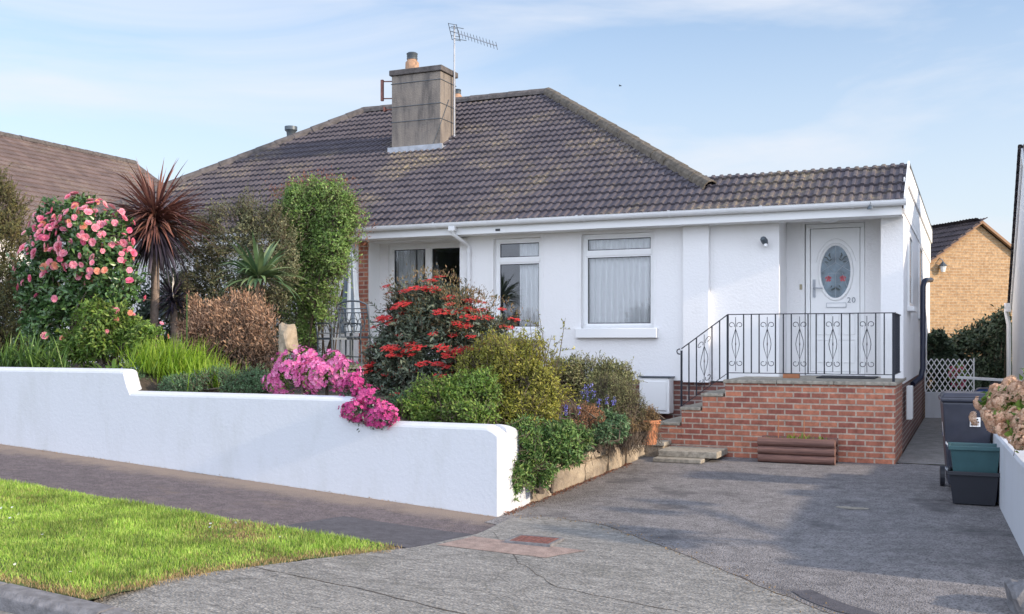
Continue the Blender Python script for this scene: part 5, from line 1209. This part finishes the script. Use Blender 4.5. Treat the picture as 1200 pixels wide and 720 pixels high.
# --- conifer at the left edge
t, E, rg = shrub('conifer', 'bushy golden green conifer at the left edge of the garden', 'conifer', [(-12,330,11.9,48,110,0.9),(-8,255,11.9,30,52,0.9),(-14,218,11.9,18,30,0.9)], LM['conifer_leaf'], 3600, 9, 0.05, 0.35, 0.16, seed=3, up=0.9, spread=0.55, zmin=zG(0.0))
# --- camellia
t, E, rg = shrub('camellia_bush', 'large dark green camellia covered in pink flowers near the left edge', 'shrub', [(85,325,10.8,58,55,0.8),(72,272,10.8,34,34,0.8),(112,285,10.6,40,44,0.8),(68,372,10.9,46,48,0.8),(135,325,10.6,30,42,0.8),(95,252,10.7,24,24,0.8),(45,330,10.8,26,40,0.8)], LM['camellia_leaf'], 1500, 8, 0.078, 0.52, 0.18, seed=5, tmpl=LEAF, zmin=zG(0.0), stems=20)
fl = [petals([(6,1,1.05,0.22,0),(5,0.7,0.8,0.42,0.5),(4,0.4,0.5,0.5,0.2)], s) for s in range(5)]
def cb(q):
    a = P(100,278,10.6); return 0.05+math.exp(-((q[0]-a.x)**2*1.6+(q[2]-a.z)**2*4.0))*1.6
blooms(t, E, rg, 290, 'flower', fl, [LM['camellia_pink'],LM['camellia_old'],LM['camellia_pink'],LM['camellia_deep'],LM['camellia_pink']], 0.048, bias=cb, seed=6.5, lo=1.04, hi=1.2)
# --- leafy shrub in front of it
t, E, rg = shrub('camellia_bush', 'low green camellia with a few pink blooms beneath the big flowering one', 'shrub', [(125,388,9.95,46,34,0.6),(168,398,9.9,26,26,0.6),(98,405,9.9,30,22,0.6)], LM['limegreen_leaf'], 800, 8, 0.06, 0.42, 0.14, seed=8, tmpl=LEAF, zmin=zG(0.0))
blooms(t, E, rg, 11, 'flower', fl[:2], [LM['camellia_pink'],LM['camellia_old']], 0.032, seed=10.4)
# --- strap leaves on top of the wall
rg = np.random.default_rng(21)
for k, (px, Y, n_) in enumerate(((8,9.6,120),(40,9.55,110),(66,9.6,60))):
    c = P(px, 432, Y); c.z = G(c.x, c.y)
    tuft('daylily', ['arching green strap leaves at the far left end of the white wall','clump of green strap leaves drooping over the white wall left of the low camellia','small tuft of strap leaves against the low camellia'][k], 'plant', c, n_, 0.50, 0.022, LM['strap_leaf'], rg, 0.09, 1.5, 0.55, 'strap leaved clumps behind the wall', 6)
# broad bright leaves at wall top
c = P(135,432,9.3); c.z = G(c.x,c.y)
tuft('broadleaf_plant', 'small plant with broad pale green leaves peeping over the wall by its step', 'plant', c, 34, 0.24, 0.06, LM['limegreen_leaf'], rg, 0.08, 1.6, 0.9)
# --- cordyline
def cordyline(name, label, base, crown, n, ln, mat, seed, skirt=0.5, trunk=True):
    rg = np.random.default_rng(seed); t = thing(name, label, 'cordyline', base); b = Vector(base); c = Vector(crown)
    if trunk:
        mb = MB(); m = b.lerp(c,0.5)+Vector((0.03,0,0)); mb.tube([b,b.lerp(m,0.5),m,m.lerp(c,0.5),c], [0.075,0.062,0.058,0.055,0.05], 12)
        mb.build('trunk', M['palebark'], t, smooth=True)
    d = nrm(rg.normal(size=(n,3))); d[:,2] = np.abs(d[:,2])*0.8-skirt*rg.random(n); bb = np.array(c)+d*0.03+np.stack([np.zeros(n),np.zeros(n),rg.uniform(-0.12,0.1,n)],1)
    blades('leaves', mat, t, bb, d, ln*rg.uniform(0.75,1.1,n), 0.036*rg.uniform(0.7,1.2,n), 0.6*rg.uniform(0.1,1.9,n), rg, 6); return t, rg
cb_ = P(178,380,11.6); cb_.z = G(cb_.x, cb_.y); cc = P(182,256,11.6)
t, rg = cordyline('cordyline', 'tall cordyline palm with reddish purple spiky leaves on a bare trunk', cb_, cc, 600, 0.90, LM['cordyline_leaf'], 31, 0.6)
n = 190; d = nrm(rg.normal(size=(n,3))); d[:,2] = -0.25-1.3*rg.random(n); blades('dead_leaves', LM['cordyline_dark'], t, np.array(cc)+d*0.04-np.array([0,0,0.1]), d, 0.85*rg.uniform(0.6,1.1,n), np.full(n,0.034), 0.7*rg.uniform(0.5,1.5,n), rg, 6)
c2 = P(203,352,11.9); b2 = Vector((c2.x,c2.y,G(c2.x,c2.y)))
cordyline('cordyline', 'lower dark leaved cordyline rosette crouching beside the tall trunk', b2, c2, 170, 0.42, LM['cordyline_dark'], 32, 0.8)
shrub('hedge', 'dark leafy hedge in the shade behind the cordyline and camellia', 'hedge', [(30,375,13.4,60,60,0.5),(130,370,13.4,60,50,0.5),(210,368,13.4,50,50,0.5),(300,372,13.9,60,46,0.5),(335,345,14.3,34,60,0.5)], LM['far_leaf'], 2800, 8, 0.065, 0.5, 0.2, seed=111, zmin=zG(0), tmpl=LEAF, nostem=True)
# --- olive bushy shrub and climber column
t, E, rg = shrub('evergreen_shrub', 'big dull olive green shrub between the cordyline and the bright climber', 'shrub', [(285,285,12.9,55,50,0.7),(242,300,12.9,36,48,0.7),(322,300,12.8,36,55,0.7),(265,340,12.9,60,40,0.7),(225,350,12.9,34,40,0.7),(300,262,12.9,36,28,0.7)], LM['olive_leaf'], 2600, 9, 0.038, 0.45, 0.17, seed=12, zmin=zG(0), na=0.22, hi=1.15, spread=0.8)
t, E, rg = shrub('climber', 'tall bright green leafy climber reaching over the roof edge by the patio door', 'climber', [(370,246,13.4,36,36,0.75),(390,280,13.4,32,46,0.75),(348,234,13.4,22,22,0.75),(370,330,13.4,32,44,0.75),(360,388,13.4,15,36,0.75),(402,245,13.4,20,26,0.75),(346,290,13.4,28,36,0.75),(335,262,13.4,18,24,0.75)], LM['climber_leaf'], 3600, 9, 0.048, 0.40, 0.26, seed=14, zmin=zG(0), na=0.3, ns=6.0, lo=0.72, hi=1.18)
t, E, rg = shrub('climber', 'sparse reddish twiggy climber spreading over the roof tiles behind the green one', 'climber', [(345,222,14.9,34,20,0.5),(400,232,14.9,30,26,0.5),(415,268,14.9,20,26,0.5),(375,215,14.9,45,12,0.5)], LM['hedge_red_twig'], 340, 6, 0.05, 0.22, 0.22, seed=15, inner=0.1, nostem=True, na=0.3, hi=1.25)
twg = P(395,300,14.9); mb = MB()
for k in range(9):
    a = P(385+rg.uniform(-8,8),420,14.8); a.z = -0.40; e_ = P(340+k*11,212+rg.uniform(0,30),14.9); mb.tube([a, a.lerp(e_,0.5)+Vector((0.1,0,0.1)), e_], [0.014,0.01,0.004], 5)
mb.build('stem', M['bark'], t, uv=False)
# --- yucca rosette
rg = np.random.default_rng(41); c = P(303,328,11.7); t = thing('yucca', 'green yucca rosette with long pointed arching leaves above the dried plant', 'yucca', (c.x,c.y,G(c.x,c.y)))
n = 120; d = nrm(rg.normal(size=(n,3))); d[:,2] = np.abs(d[:,2])*0.8-0.05; blades('leaves', LM['yucca_leaf'], t, np.array(c)+d*0.05, d, 0.66*rg.uniform(0.75,1.15,n), 0.062*rg.uniform(0.8,1.2,n), 1.35*rg.uniform(0.4,1.4,n), rg, 7)
mb = MB(); mb.tube([(c.x,c.y,G(c.x,c.y)),(c.x,c.y,c.z)], 0.06, 8); mb.build('trunk', M['bark'], t)
# --- dried brown plant
t, E, rg = shrub('dried_shrub', 'dry brown feathery plant in the middle of the raised bed', 'shrub', [(258,392,11.0,50,42,0.6),(305,392,10.9,34,38,0.6),(232,378,11.0,28,34,0.6),(275,366,11.0,30,26,0.6)], LM['dry_leaf'], 1500, 9, 0.055, 0.25, 0.38, seed=18, up=1.0, spread=0.45, zmin=zG(0), na=0.22, twigmat=M['bark'])
# --- bright grass clump
rg = np.random.default_rng(52)
for k, (px, Y, n_, ln_, lab) in enumerate(((183,9.65,420,0.44,'bright green grassy clump just right of the step in the white wall'),(215,9.85,480,0.56,'tall bright green grassy clump before the dried brown plant'),(250,9.7,360,0.42,'shorter bright grassy clump right of the tall one'))):
    c = P(px,455,Y); c.z = G(c.x,c.y); tuft('grass_clump', lab, 'grass clump', c, n_, ln_, 0.014, LM['bright_grass'], rg, 0.15, 0.9, 0.36, 'grassy clumps behind the wall', 5)
t, E, rg = shrub('groundcover_plant', 'low bluish green ground cover along the wall top left of the pink azalea', 'plant', [(158,446,9.4,14,16,0.6),(175,454,9.35,24,14,0.6),(215,452,9.35,30,14,0.6),(262,449,9.45,34,18,0.6),(300,448,9.45,24,18,0.6)], LM['bluegreen_leaf'], 1300, 8, 0.032, 0.3, 0.08, seed=55, zmin=None, stems=6, up=0.7)
# --- cream rock
p = P(337,398,10.2); rock('boulder', 'pale cream boulder between the dried plant and the pink azalea', p, (0.10,0.12,0.22), 9, M['rock'])
# --- azaleas
fa = [petals([(5,1,0.8,0.3,0)], s) for s in range(3)]
def azalea(label, lst, mat, n, leafm, seed, size=0.024, nostem=False):
    t, E, rg = shrub('azalea', label, 'azalea', lst, leafm, 420, 7, 0.034, 0.42, 0.11, seed=seed, na=0.26, ns=8.0, stems=8, nostem=nostem)
    blooms(t, E, rg, n, 'flower', fa, [mat], size, cap=100, seed=seed*1.3, lo=0.92, hi=1.16, na=0.26, ns=8.0)
azalea('light pink azalea in full bloom on top of the white garden wall', [(340,436,9.32,22,22,0.5),(372,442,9.25,22,18,0.5),(400,438,9.32,18,18,0.5),(362,424,9.4,16,12,0.5),(323,448,9.3,12,14,0.5),(392,425,9.4,14,12,0.5)], LM['azalea_pink'], 1150, LM['limegreen_leaf'], 61)
azalea('deep magenta azalea trailing down over the lower step of the white wall', [(414,460,9.05,16,18,0.5),(442,489,8.90,20,13,0.4),(414,482,8.88,14,13,0.5),(430,472,8.98,17,17,0.5)], LM['azalea_magenta'], 900, LM['dark_shrub_leaf'], 62, 0.022, True)
# --- red flowered shrub
RL = [(510,400,10.9,68,58,0.7),(470,425,10.8,46,50,0.7),(555,410,10.9,48,48,0.7),(508,362,11.0,46,32,0.7),(500,455,10.7,66,42,0.6),(455,460,10.6,34,30,0.6)]
t, E, rg = shrub('evergreen_shrub', 'rounded dark evergreen shrub dotted with flat red flower clusters', 'shrub', RL, LM['dark_shrub_leaf'], 2300, 9, 0.06, 0.38, 0.19, seed=22, zmin=zG(0), tmpl=LEAF)
q, qd = sample(ells_px([(510,358,10.95,52,34,0.7),(540,375,10.9,55,34,0.7)]), 3200, rg, lo=0.98, hi=1.12, seed=28.6)
scatter_mesh('new_shoots', LEAF2, q, nrm(qd+rg.normal(size=q.shape)*0.4+np.array([0,0,0.8])), nrm(qd+rg.normal(size=q.shape)*0.5), 0.035*rg.uniform(0.7,1.3,len(q)), 0.35, rg.random(len(q)), LM['bronze_leaf'], t)
def cluster_t(seed):
    rg = np.random.default_rng(seed); V, Fs = [], []
    for i in range(26):
        r = math.sqrt(rg.random()); a = rg.random()*6.28; c = np.array([r*math.cos(a), r*math.sin(a)*0.8, 0.2*(1-r*r)+rg.normal()*0.04]); tv, tf = petals([(4,0.24,0.2,0.07,rg.random()*3)], i)
        b = len(V); V += (tv+c).tolist(); Fs += [tuple(b+k for k in f) for f in tf]
    return np.array(V), Fs
cl = [cluster_t(s) for s in range(4)]
def rb(q): 
    a = P(515,392,10.8); return 0.3+math.exp(-((q[0]-a.x)**2*0.7+(q[2]-a.z)**2*3.5))
_save = None
def flat_blooms(t, E, rg, n, size, seed):
    m = n*5; p, d = sample(E, m, rg, lo=1.02, hi=1.12, seed=seed); wgt = np.array([rb(q) for q in p]); wgt *= (d[:,1] < 0.25)+0.05
    wgt *= (p[:,2] > P(500,470,10.7).z); idx = np.argsort(rg.random(m)/np.maximum(wgt,1e-6))[:n]; p, d = p[idx], d[idx]; mes = []
    for i, (tv, tf) in enumerate(cl):
        me = bpy.data.meshes.new('flower_cluster'); me.from_pydata(tv.tolist(), [], tf); me.update(); finish(me, LM['red_flower']); at = me.attributes.new('rnd','FLOAT','POINT'); at.data.foreach_set('value', np.repeat(np.random.default_rng(i).random(len(tv)//6+1),6)[:len(tv)].astype(np.float32)); mes.append(me)
    for i in range(n):
        z = Vector((d[i][0]*0.3, d[i][1]*0.3-0.12, 0.85)); qd = z.to_track_quat('Z','Y'); o = bpy.data.objects.new('flower_cluster', mes[i%4]); C.objects.link(o); o.parent = t; o.location = Vector(p[i])-ORG[t]; o.rotation_euler = qd.to_euler(); s = size*rg.uniform(0.65,1.3); o.scale = (s,s,s)
flat_blooms(t, E, rg, 100, 0.086, 28.6)
# --- golden and green shrubs
t, E, rg = shrub('golden_shrub', 'yellow green fine leaved shrub spilling behind the end of the white wall', 'shrub', [(610,440,10.3,48,40,0.6),(632,470,10.1,28,36,0.6),(575,432,10.4,40,30,0.6),(600,480,10.0,44,26,0.5),(600,412,10.5,26,20,0.6)], LM['golden_leaf'], 2600, 9, 0.036, 0.36, 0.17, seed=24, zmin=zG(-0.1), na=0.28, ns=6.0, hi=1.15)
t, E, rg = shrub('euonymus', 'fresh green low shrub between the red flowered shrub and the wall top', 'shrub', [(520,472,9.75,44,28,0.5),(555,462,9.8,36,30,0.5),(490,482,9.6,26,18,0.5),(548,486,9.5,30,16,0.5)], LM['limegreen_leaf'], 1800, 8, 0.04, 0.40, 0.14, seed=25, zmin=zG(-0.1), na=0.26, ns=7.0)
t, E, rg = shrub('ground_shrub', 'bluish green leafy plant low against the dark red flowered shrub', 'shrub', [(500,472,9.85,40,18,0.5),(475,480,9.8,24,14,0.5)], LM['bluegreen_leaf'], 500, 8, 0.045, 0.3, 0.10, seed=26)
# --- trailing plant over the wall end
t, E, rg = shrub('trailing_plant', 'green trailing plant hanging over the end of the white wall beside the driveway', 'plant', [(612,530,9.5,26,34,0.5),(648,520,9.8,30,24,0.5),(601,558,9.35,14,24,0.4),(665,508,10.2,24,18,0.5),(632,548,9.65,16,20,0.4)], LM['trailing_leaf'], 1700, 8, 0.05, 0.34, 0.14, seed=27, ns=7.0, na=0.24, tmpl=LEAF, up=0.0, stems=10)
t, E, rg = shrub('trailing_plant', 'leafy green plant on top of the stone wall beside the brown heather', 'plant', [(690,505,10.9,28,18,0.5),(715,500,11.3,20,18,0.5),(672,520,10.5,20,14,0.4)], LM['bluegreen_leaf'], 620, 8, 0.045, 0.34, 0.10, seed=28, tmpl=LEAF, up=0.1, stems=8)
# --- heathers
def heather(label, lst, m, seed, ntw=700):
    return shrub('heather', label, 'heather', lst, m, ntw, 12, 0.022, 0.3, 0.2, seed=seed, up=1.1, spread=0.6, inner=0.2, na=0.14, hi=1.08, zmin=-1.07)
heather('rusty brown heather on the stone wall left of the blue flowers', [(665,485,10.6,22,22,0.6),(688,490,10.9,20,16,0.6)], LM['heather_rust'], 71, 800)
heather('olive brown heather in the middle of the bed before the window', [(715,466,11.9,28,28,0.6),(738,478,12.2,18,22,0.6)], LM['grey_twig_leaf'], 72, 1300)
heather('dark brown heather at the right end of the bed beside the terracotta pot', [(744,497,12.3,18,16,0.6),(728,500,12.0,18,14,0.6)], LM['heather_leaf'], 73, 1100)
t, E, rg = shrub('evergreen_shrub', 'pale green twiggy shrub below the sill of the widest window', 'shrub', [(690,445,13.2,40,26,0.6),(715,440,13.2,28,20,0.6),(665,430,13.0,20,18,0.6)], LM['grey_twig_leaf'], 1300, 8, 0.036, 0.4, 0.15, seed=29, na=0.25, hi=1.2)
# sparse young tree in front of the wall between the windows
rg = np.random.default_rng(33); b = P(640,470,11.6); t = thing('young_shrub', 'sparse thin branched shrub with small leaves before the wall between the windows', 'shrub', (b.x,b.y,G(b.x,b.y)))
mb = MB(); lp = []; ld = []
for k in range(9):
    e_ = P(600+rg.uniform(0,66), 368+rg.uniform(0,42), 11.6+rg.uniform(-0.2,0.2)); m_ = b.lerp(e_,0.5)+Vector((rg.uniform(-0.06,0.06),0,0.05)); mb.tube([b,m_,e_], [0.010,0.006,0.002], 5)
    for j in range(7):
        f = rg.uniform(0.35,1.0); s_ = m_.lerp(e_, (f-0.35)/0.65); q2 = s_+Vector(rg.normal(size=3)*0.08)+Vector((0,0,0.04)); mb.tube([s_, q2], [0.003,0.0015], 4)
        for i in range(6): lp.append(s_.lerp(q2, rg.random())); ld.append(rg.normal(size=3)+np.array([0,0,0.5]))
mb.build('stem', M['bark'], t, uv=False); lp = np.array(lp); ld = np.array(ld)
scatter_mesh('foliage', LEAF2, lp, ld, rg.normal(size=lp.shape)+np.array([0,-0.5,0.6]), 0.04*rg.uniform(0.6,1.3,len(lp)), 0.45, rg.random(len(lp)), LM['golden_leaf'], t)
# bluebells
rg = np.random.default_rng(35)
for k, (px, py, Y, n_, lab) in enumerate(((662,482,10.35,6,'blue flower spikes just right of the golden shrub'),(690,458,11.3,5,'blue flower spikes between the two heathers'),(703,468,11.2,6,'short blue flower spikes above the leafy plant on the stone wall'),(145,438,9.25,4,'tiny pale blue flowers over the white wall by its step'))):
    c = P(px, py+18, Y); t = thing('grape_hyacinth', lab, 'flower', c, 'blue flower spikes')
    mb = MB(); fp = []
    for i in range(n_):
        a = c+Vector((rg.normal()*0.07, rg.normal()*0.07, 0)); e_ = a+Vector((rg.normal()*0.02, rg.normal()*0.02, rg.uniform(0.14,0.26))); mb.tube([a,e_], 0.003, 4)
        for j in range(22): f = rg.uniform(0.55,1.0); fp.append(np.array(a.lerp(e_, f))+rg.normal(size=3)*0.008)
    mb.build('stem', LM['strap_leaf'], t, uv=False); fp = np.array(fp); scatter_mesh('flower', LEAF2, fp, rg.normal(size=fp.shape), rg.normal(size=fp.shape), np.full(len(fp),0.02), 0.7, rg.random(len(fp)), LM['bluebell'], t)
# terracotta pot on the ledge with twiggy heather
p = P(757,512,12.75); p.z = -1.30
t_ = thing('plant_pot', 'terracotta plant pot half hidden by heather at the end of the stone wall', 'pot', p)
mb = MB(); mb.lathe(p, [(0.13,0.0),(0.17,0.26),(0.185,0.26),(0.19,0.31),(0.165,0.31),(0.16,0.27)], 20); mb.build('pot_body', M['terracotta'], t_, smooth=True)
heather('twiggy brown heather growing in the terracotta pot at the bed end', [(758,488,12.75,13,13,0.8)], LM['heather_leaf'], 75, 450)
# --- planter sprouts
rg = np.random.default_rng(81)
for k, (px, n_, ln_, lab) in enumerate(((925,16,0.14,'small green sprout left of centre in the log planter'),(942,22,0.13,'densest green sprout in the middle of the log planter'),(960,10,0.09,'tiny sprout near the right end of the log planter'),(905,6,0.06,'tiny sprout near the left end of the log planter'))):
    c = P(px,513,13.87); c.z = -1.30; tuft('sprout', lab, 'plant', c, n_, ln_, 0.02, LM['bright_grass'], rg, 0.04, 1.0, 0.5, 'sprouts in the log planter')
for k, (px, h_, lab) in enumerate(((912,0.34,'thin reddish cane standing at the left of the log planter'),(942,0.30,'thin reddish cane standing in the middle of the log planter'))):
    c = P(px,513,13.87); c.z = -1.30; mb = MB(); mb.tube([c, c+Vector((0.005,0,h_))], 0.006, 6); tag(mb.build('cane', M['terracotta']), lab, 'cane')
# --- hydrangea on the right
HL = [(1190,484,8.7,28,26,0.9),(1215,476,8.4,40,36,0.9),(1168,472,9.6,14,16,1.2),(1205,505,8.2,20,20,0.9),(1180,466,10.2,18,16,1.0)]
t, E, rg = shrub('hydrangea', 'hydrangea with dried peach coloured flower heads above the right boundary wall', 'hydrangea', HL, LM['limegreen_leaf'], 210, 6, 0.06, 0.6, 0.10, seed=91, tmpl=LEAF, zmin=-1.05, base=(0.75,8.7,-1.02))
def head_t(seed):
    rg = np.random.default_rng(seed); V, Fs = [], []
    for i in range(60):
        d = nrm(rg.normal(size=3)); d[2] = abs(d[2])*0.9-0.1; c = d*np.array([1,1,0.75])*rg.uniform(0.85,1.05); tv, tf = petals([(4,0.24,0.2,0.05,rg.random()*3)], i)
        q = np.array(Vector(d).to_track_quat('Z','Y').to_matrix()); b = len(V); V += (tv@q.T+c).tolist(); Fs += [tuple(b+k for k in f) for f in tf]
    return np.array(V), Fs
blooms(t, E, rg, 190, 'flower_head', [head_t(s) for s in range(4)], [LM['hydrangea_dry']], 0.052, seed=118.3, lo=1.0, hi=1.15, zmin=-0.98)
# --- bushes behind the trellis
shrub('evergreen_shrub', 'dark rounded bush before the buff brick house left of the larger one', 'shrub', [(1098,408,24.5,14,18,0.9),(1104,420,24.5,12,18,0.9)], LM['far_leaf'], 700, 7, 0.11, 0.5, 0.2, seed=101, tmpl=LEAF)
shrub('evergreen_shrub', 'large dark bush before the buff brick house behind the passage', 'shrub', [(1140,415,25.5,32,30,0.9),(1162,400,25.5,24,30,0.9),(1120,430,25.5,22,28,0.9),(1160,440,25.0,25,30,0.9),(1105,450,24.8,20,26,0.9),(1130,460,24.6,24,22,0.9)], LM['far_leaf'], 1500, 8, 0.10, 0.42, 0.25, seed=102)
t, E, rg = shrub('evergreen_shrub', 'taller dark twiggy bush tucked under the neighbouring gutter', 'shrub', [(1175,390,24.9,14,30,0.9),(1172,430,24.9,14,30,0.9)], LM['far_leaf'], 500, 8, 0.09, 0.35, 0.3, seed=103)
t, E, rg = shrub('flowering_shrub', 'small red flowered bush seen through the white trellis', 'shrub', [(1122,440,23.6,9,14,0.9)], LM['limegreen_leaf'], 160, 7, 0.07, 0.45, 0.1, seed=104)
blooms(t, E, rg, 14, 'flower', fl[:2], [LM['camellia_deep']], 0.07, seed=104*1.3)
# background greenery beyond the passage and uphill, low masses
# --- patio chairs and parasol
def chair(name, label, loc, rz):
    t = thing(name, label, 'garden chair', loc, 'metal garden chairs on the patio', local=True); t.rotation_euler.z = rz
    m = M['greymetal']; W = 0.24
    mb = MB(); mb.tube([(-W,0.22,0.0),(-W,0.21,0.42),(-W,0.27,0.75),(-W*0.96,0.31,0.92),(-W*0.5,0.325,0.965),(0,0.33,0.975),(W*0.5,0.325,0.965),(W*0.96,0.31,0.92),(W,0.27,0.75),(W,0.21,0.42),(W,0.22,0)], 0.014, 7); mb.build('back_frame', m, t, smooth=True)
    mb = MB()
    for z_, y_ in ((0.86,0.30),(0.80,0.285),(0.52,0.23)): mb.tube([(-W,y_,z_),(W,y_,z_)], 0.009, 6)
    for sx in (-1,1):
        for k in range(3): mb.tube([(sx*(0.02+0.07*k), 0.235+0.0, 0.52),(sx*(0.07+0.05*k),0.26,0.66),(sx*(0.02+0.07*k),0.285,0.80)], 0.007, 5)
    for cx_ in (-0.13,0,0.13): mb.tube([(cx_+0.06*math.cos(a), 0.262+0.03*math.sin(a)*0.3, 0.66+0.06*math.sin(a)) for a in np.linspace(0,6.28,12,endpoint=False)], 0.006, 5, True)
    mb.build('back_lattice', m, t)
    mb = MB(); 
    for k in range(9): mb.box(-W,W,-0.22+k*0.05,-0.22+k*0.05+0.03,0.43,0.445)
    mb.box(-W-0.012,-W,-0.24,0.22,0.42,0.452); mb.box(W,W+0.012,-0.24,0.22,0.42,0.452); mb.box(-W,W,-0.25,-0.235,0.42,0.452); mb.build('seat', m, t)
    for sx in (-1,1):
        mb = MB(); mb.tube([(sx*W,-0.23,0.43),(sx*(W+0.01),-0.25,0.2),(sx*W,-0.26,0)], 0.013, 7); mb.build('leg', m, t, smooth=True)
        mb = MB(); mb.tube([(sx*W,0.23,0.66),(sx*(W+0.02),0.0,0.67),(sx*(W+0.02),-0.2,0.66),(sx*(W+0.01),-0.25,0.60),(sx*W,-0.22,0.44)], 0.013, 7); mb.build('armrest', m, t, smooth=True)
        mb = MB(); mb.tube([(sx*W,-0.24,0.16),(sx*W,0.21,0.16)], 0.008, 6); mb.build('stretcher', m, t)
    return t
p = P(397,420,13.4); chair('garden_chair', 'grey metal garden chair nearest the green climber, facing right', (p.x,p.y,-0.40), R(62))
p = P(423,420,13.5); chair('garden_chair', 'dark grey metal garden chair beside the red flowered shrub', (p.x,p.y,-0.38), R(-172))
p = P(411,350,14.6)
t_ = thing('parasol', 'closed pale blue canvas parasol standing beside the patio door', 'parasol', (p.x,p.y,-0.42))
mb = MB(); mb.lathe((p.x,p.y,-0.42), [(0.15,0.55),(0.17,0.60),(0.15,0.9),(0.11,1.3),(0.07,1.7),(0.03,1.9),(0.01,1.95)], 40, fold=0.16, fn=8); mb.build('canopy', M['cloth'], t_, smooth=True)
mb = MB(); mb.tube([(p.x,p.y,-0.42),(p.x,p.y,1.6)], 0.02, 8); mb.lathe((p.x,p.y,-0.42), [(0.22,0),(0.22,0.05),(0.04,0.09)], 20); mb.build('pole', M['greymetal'], t_)
# garden cane left of the dried plant
p = P(219,432,10.2); mb = MB(); mb.tube([(p.x,p.y,G(p.x,p.y)),(p.x,p.y,P(219,345,10.2).z)], 0.008, 6); tag(mb.build('garden_cane', LM['strap_leaf']), 'thin green cane standing left of the dried brown plant', 'cane')
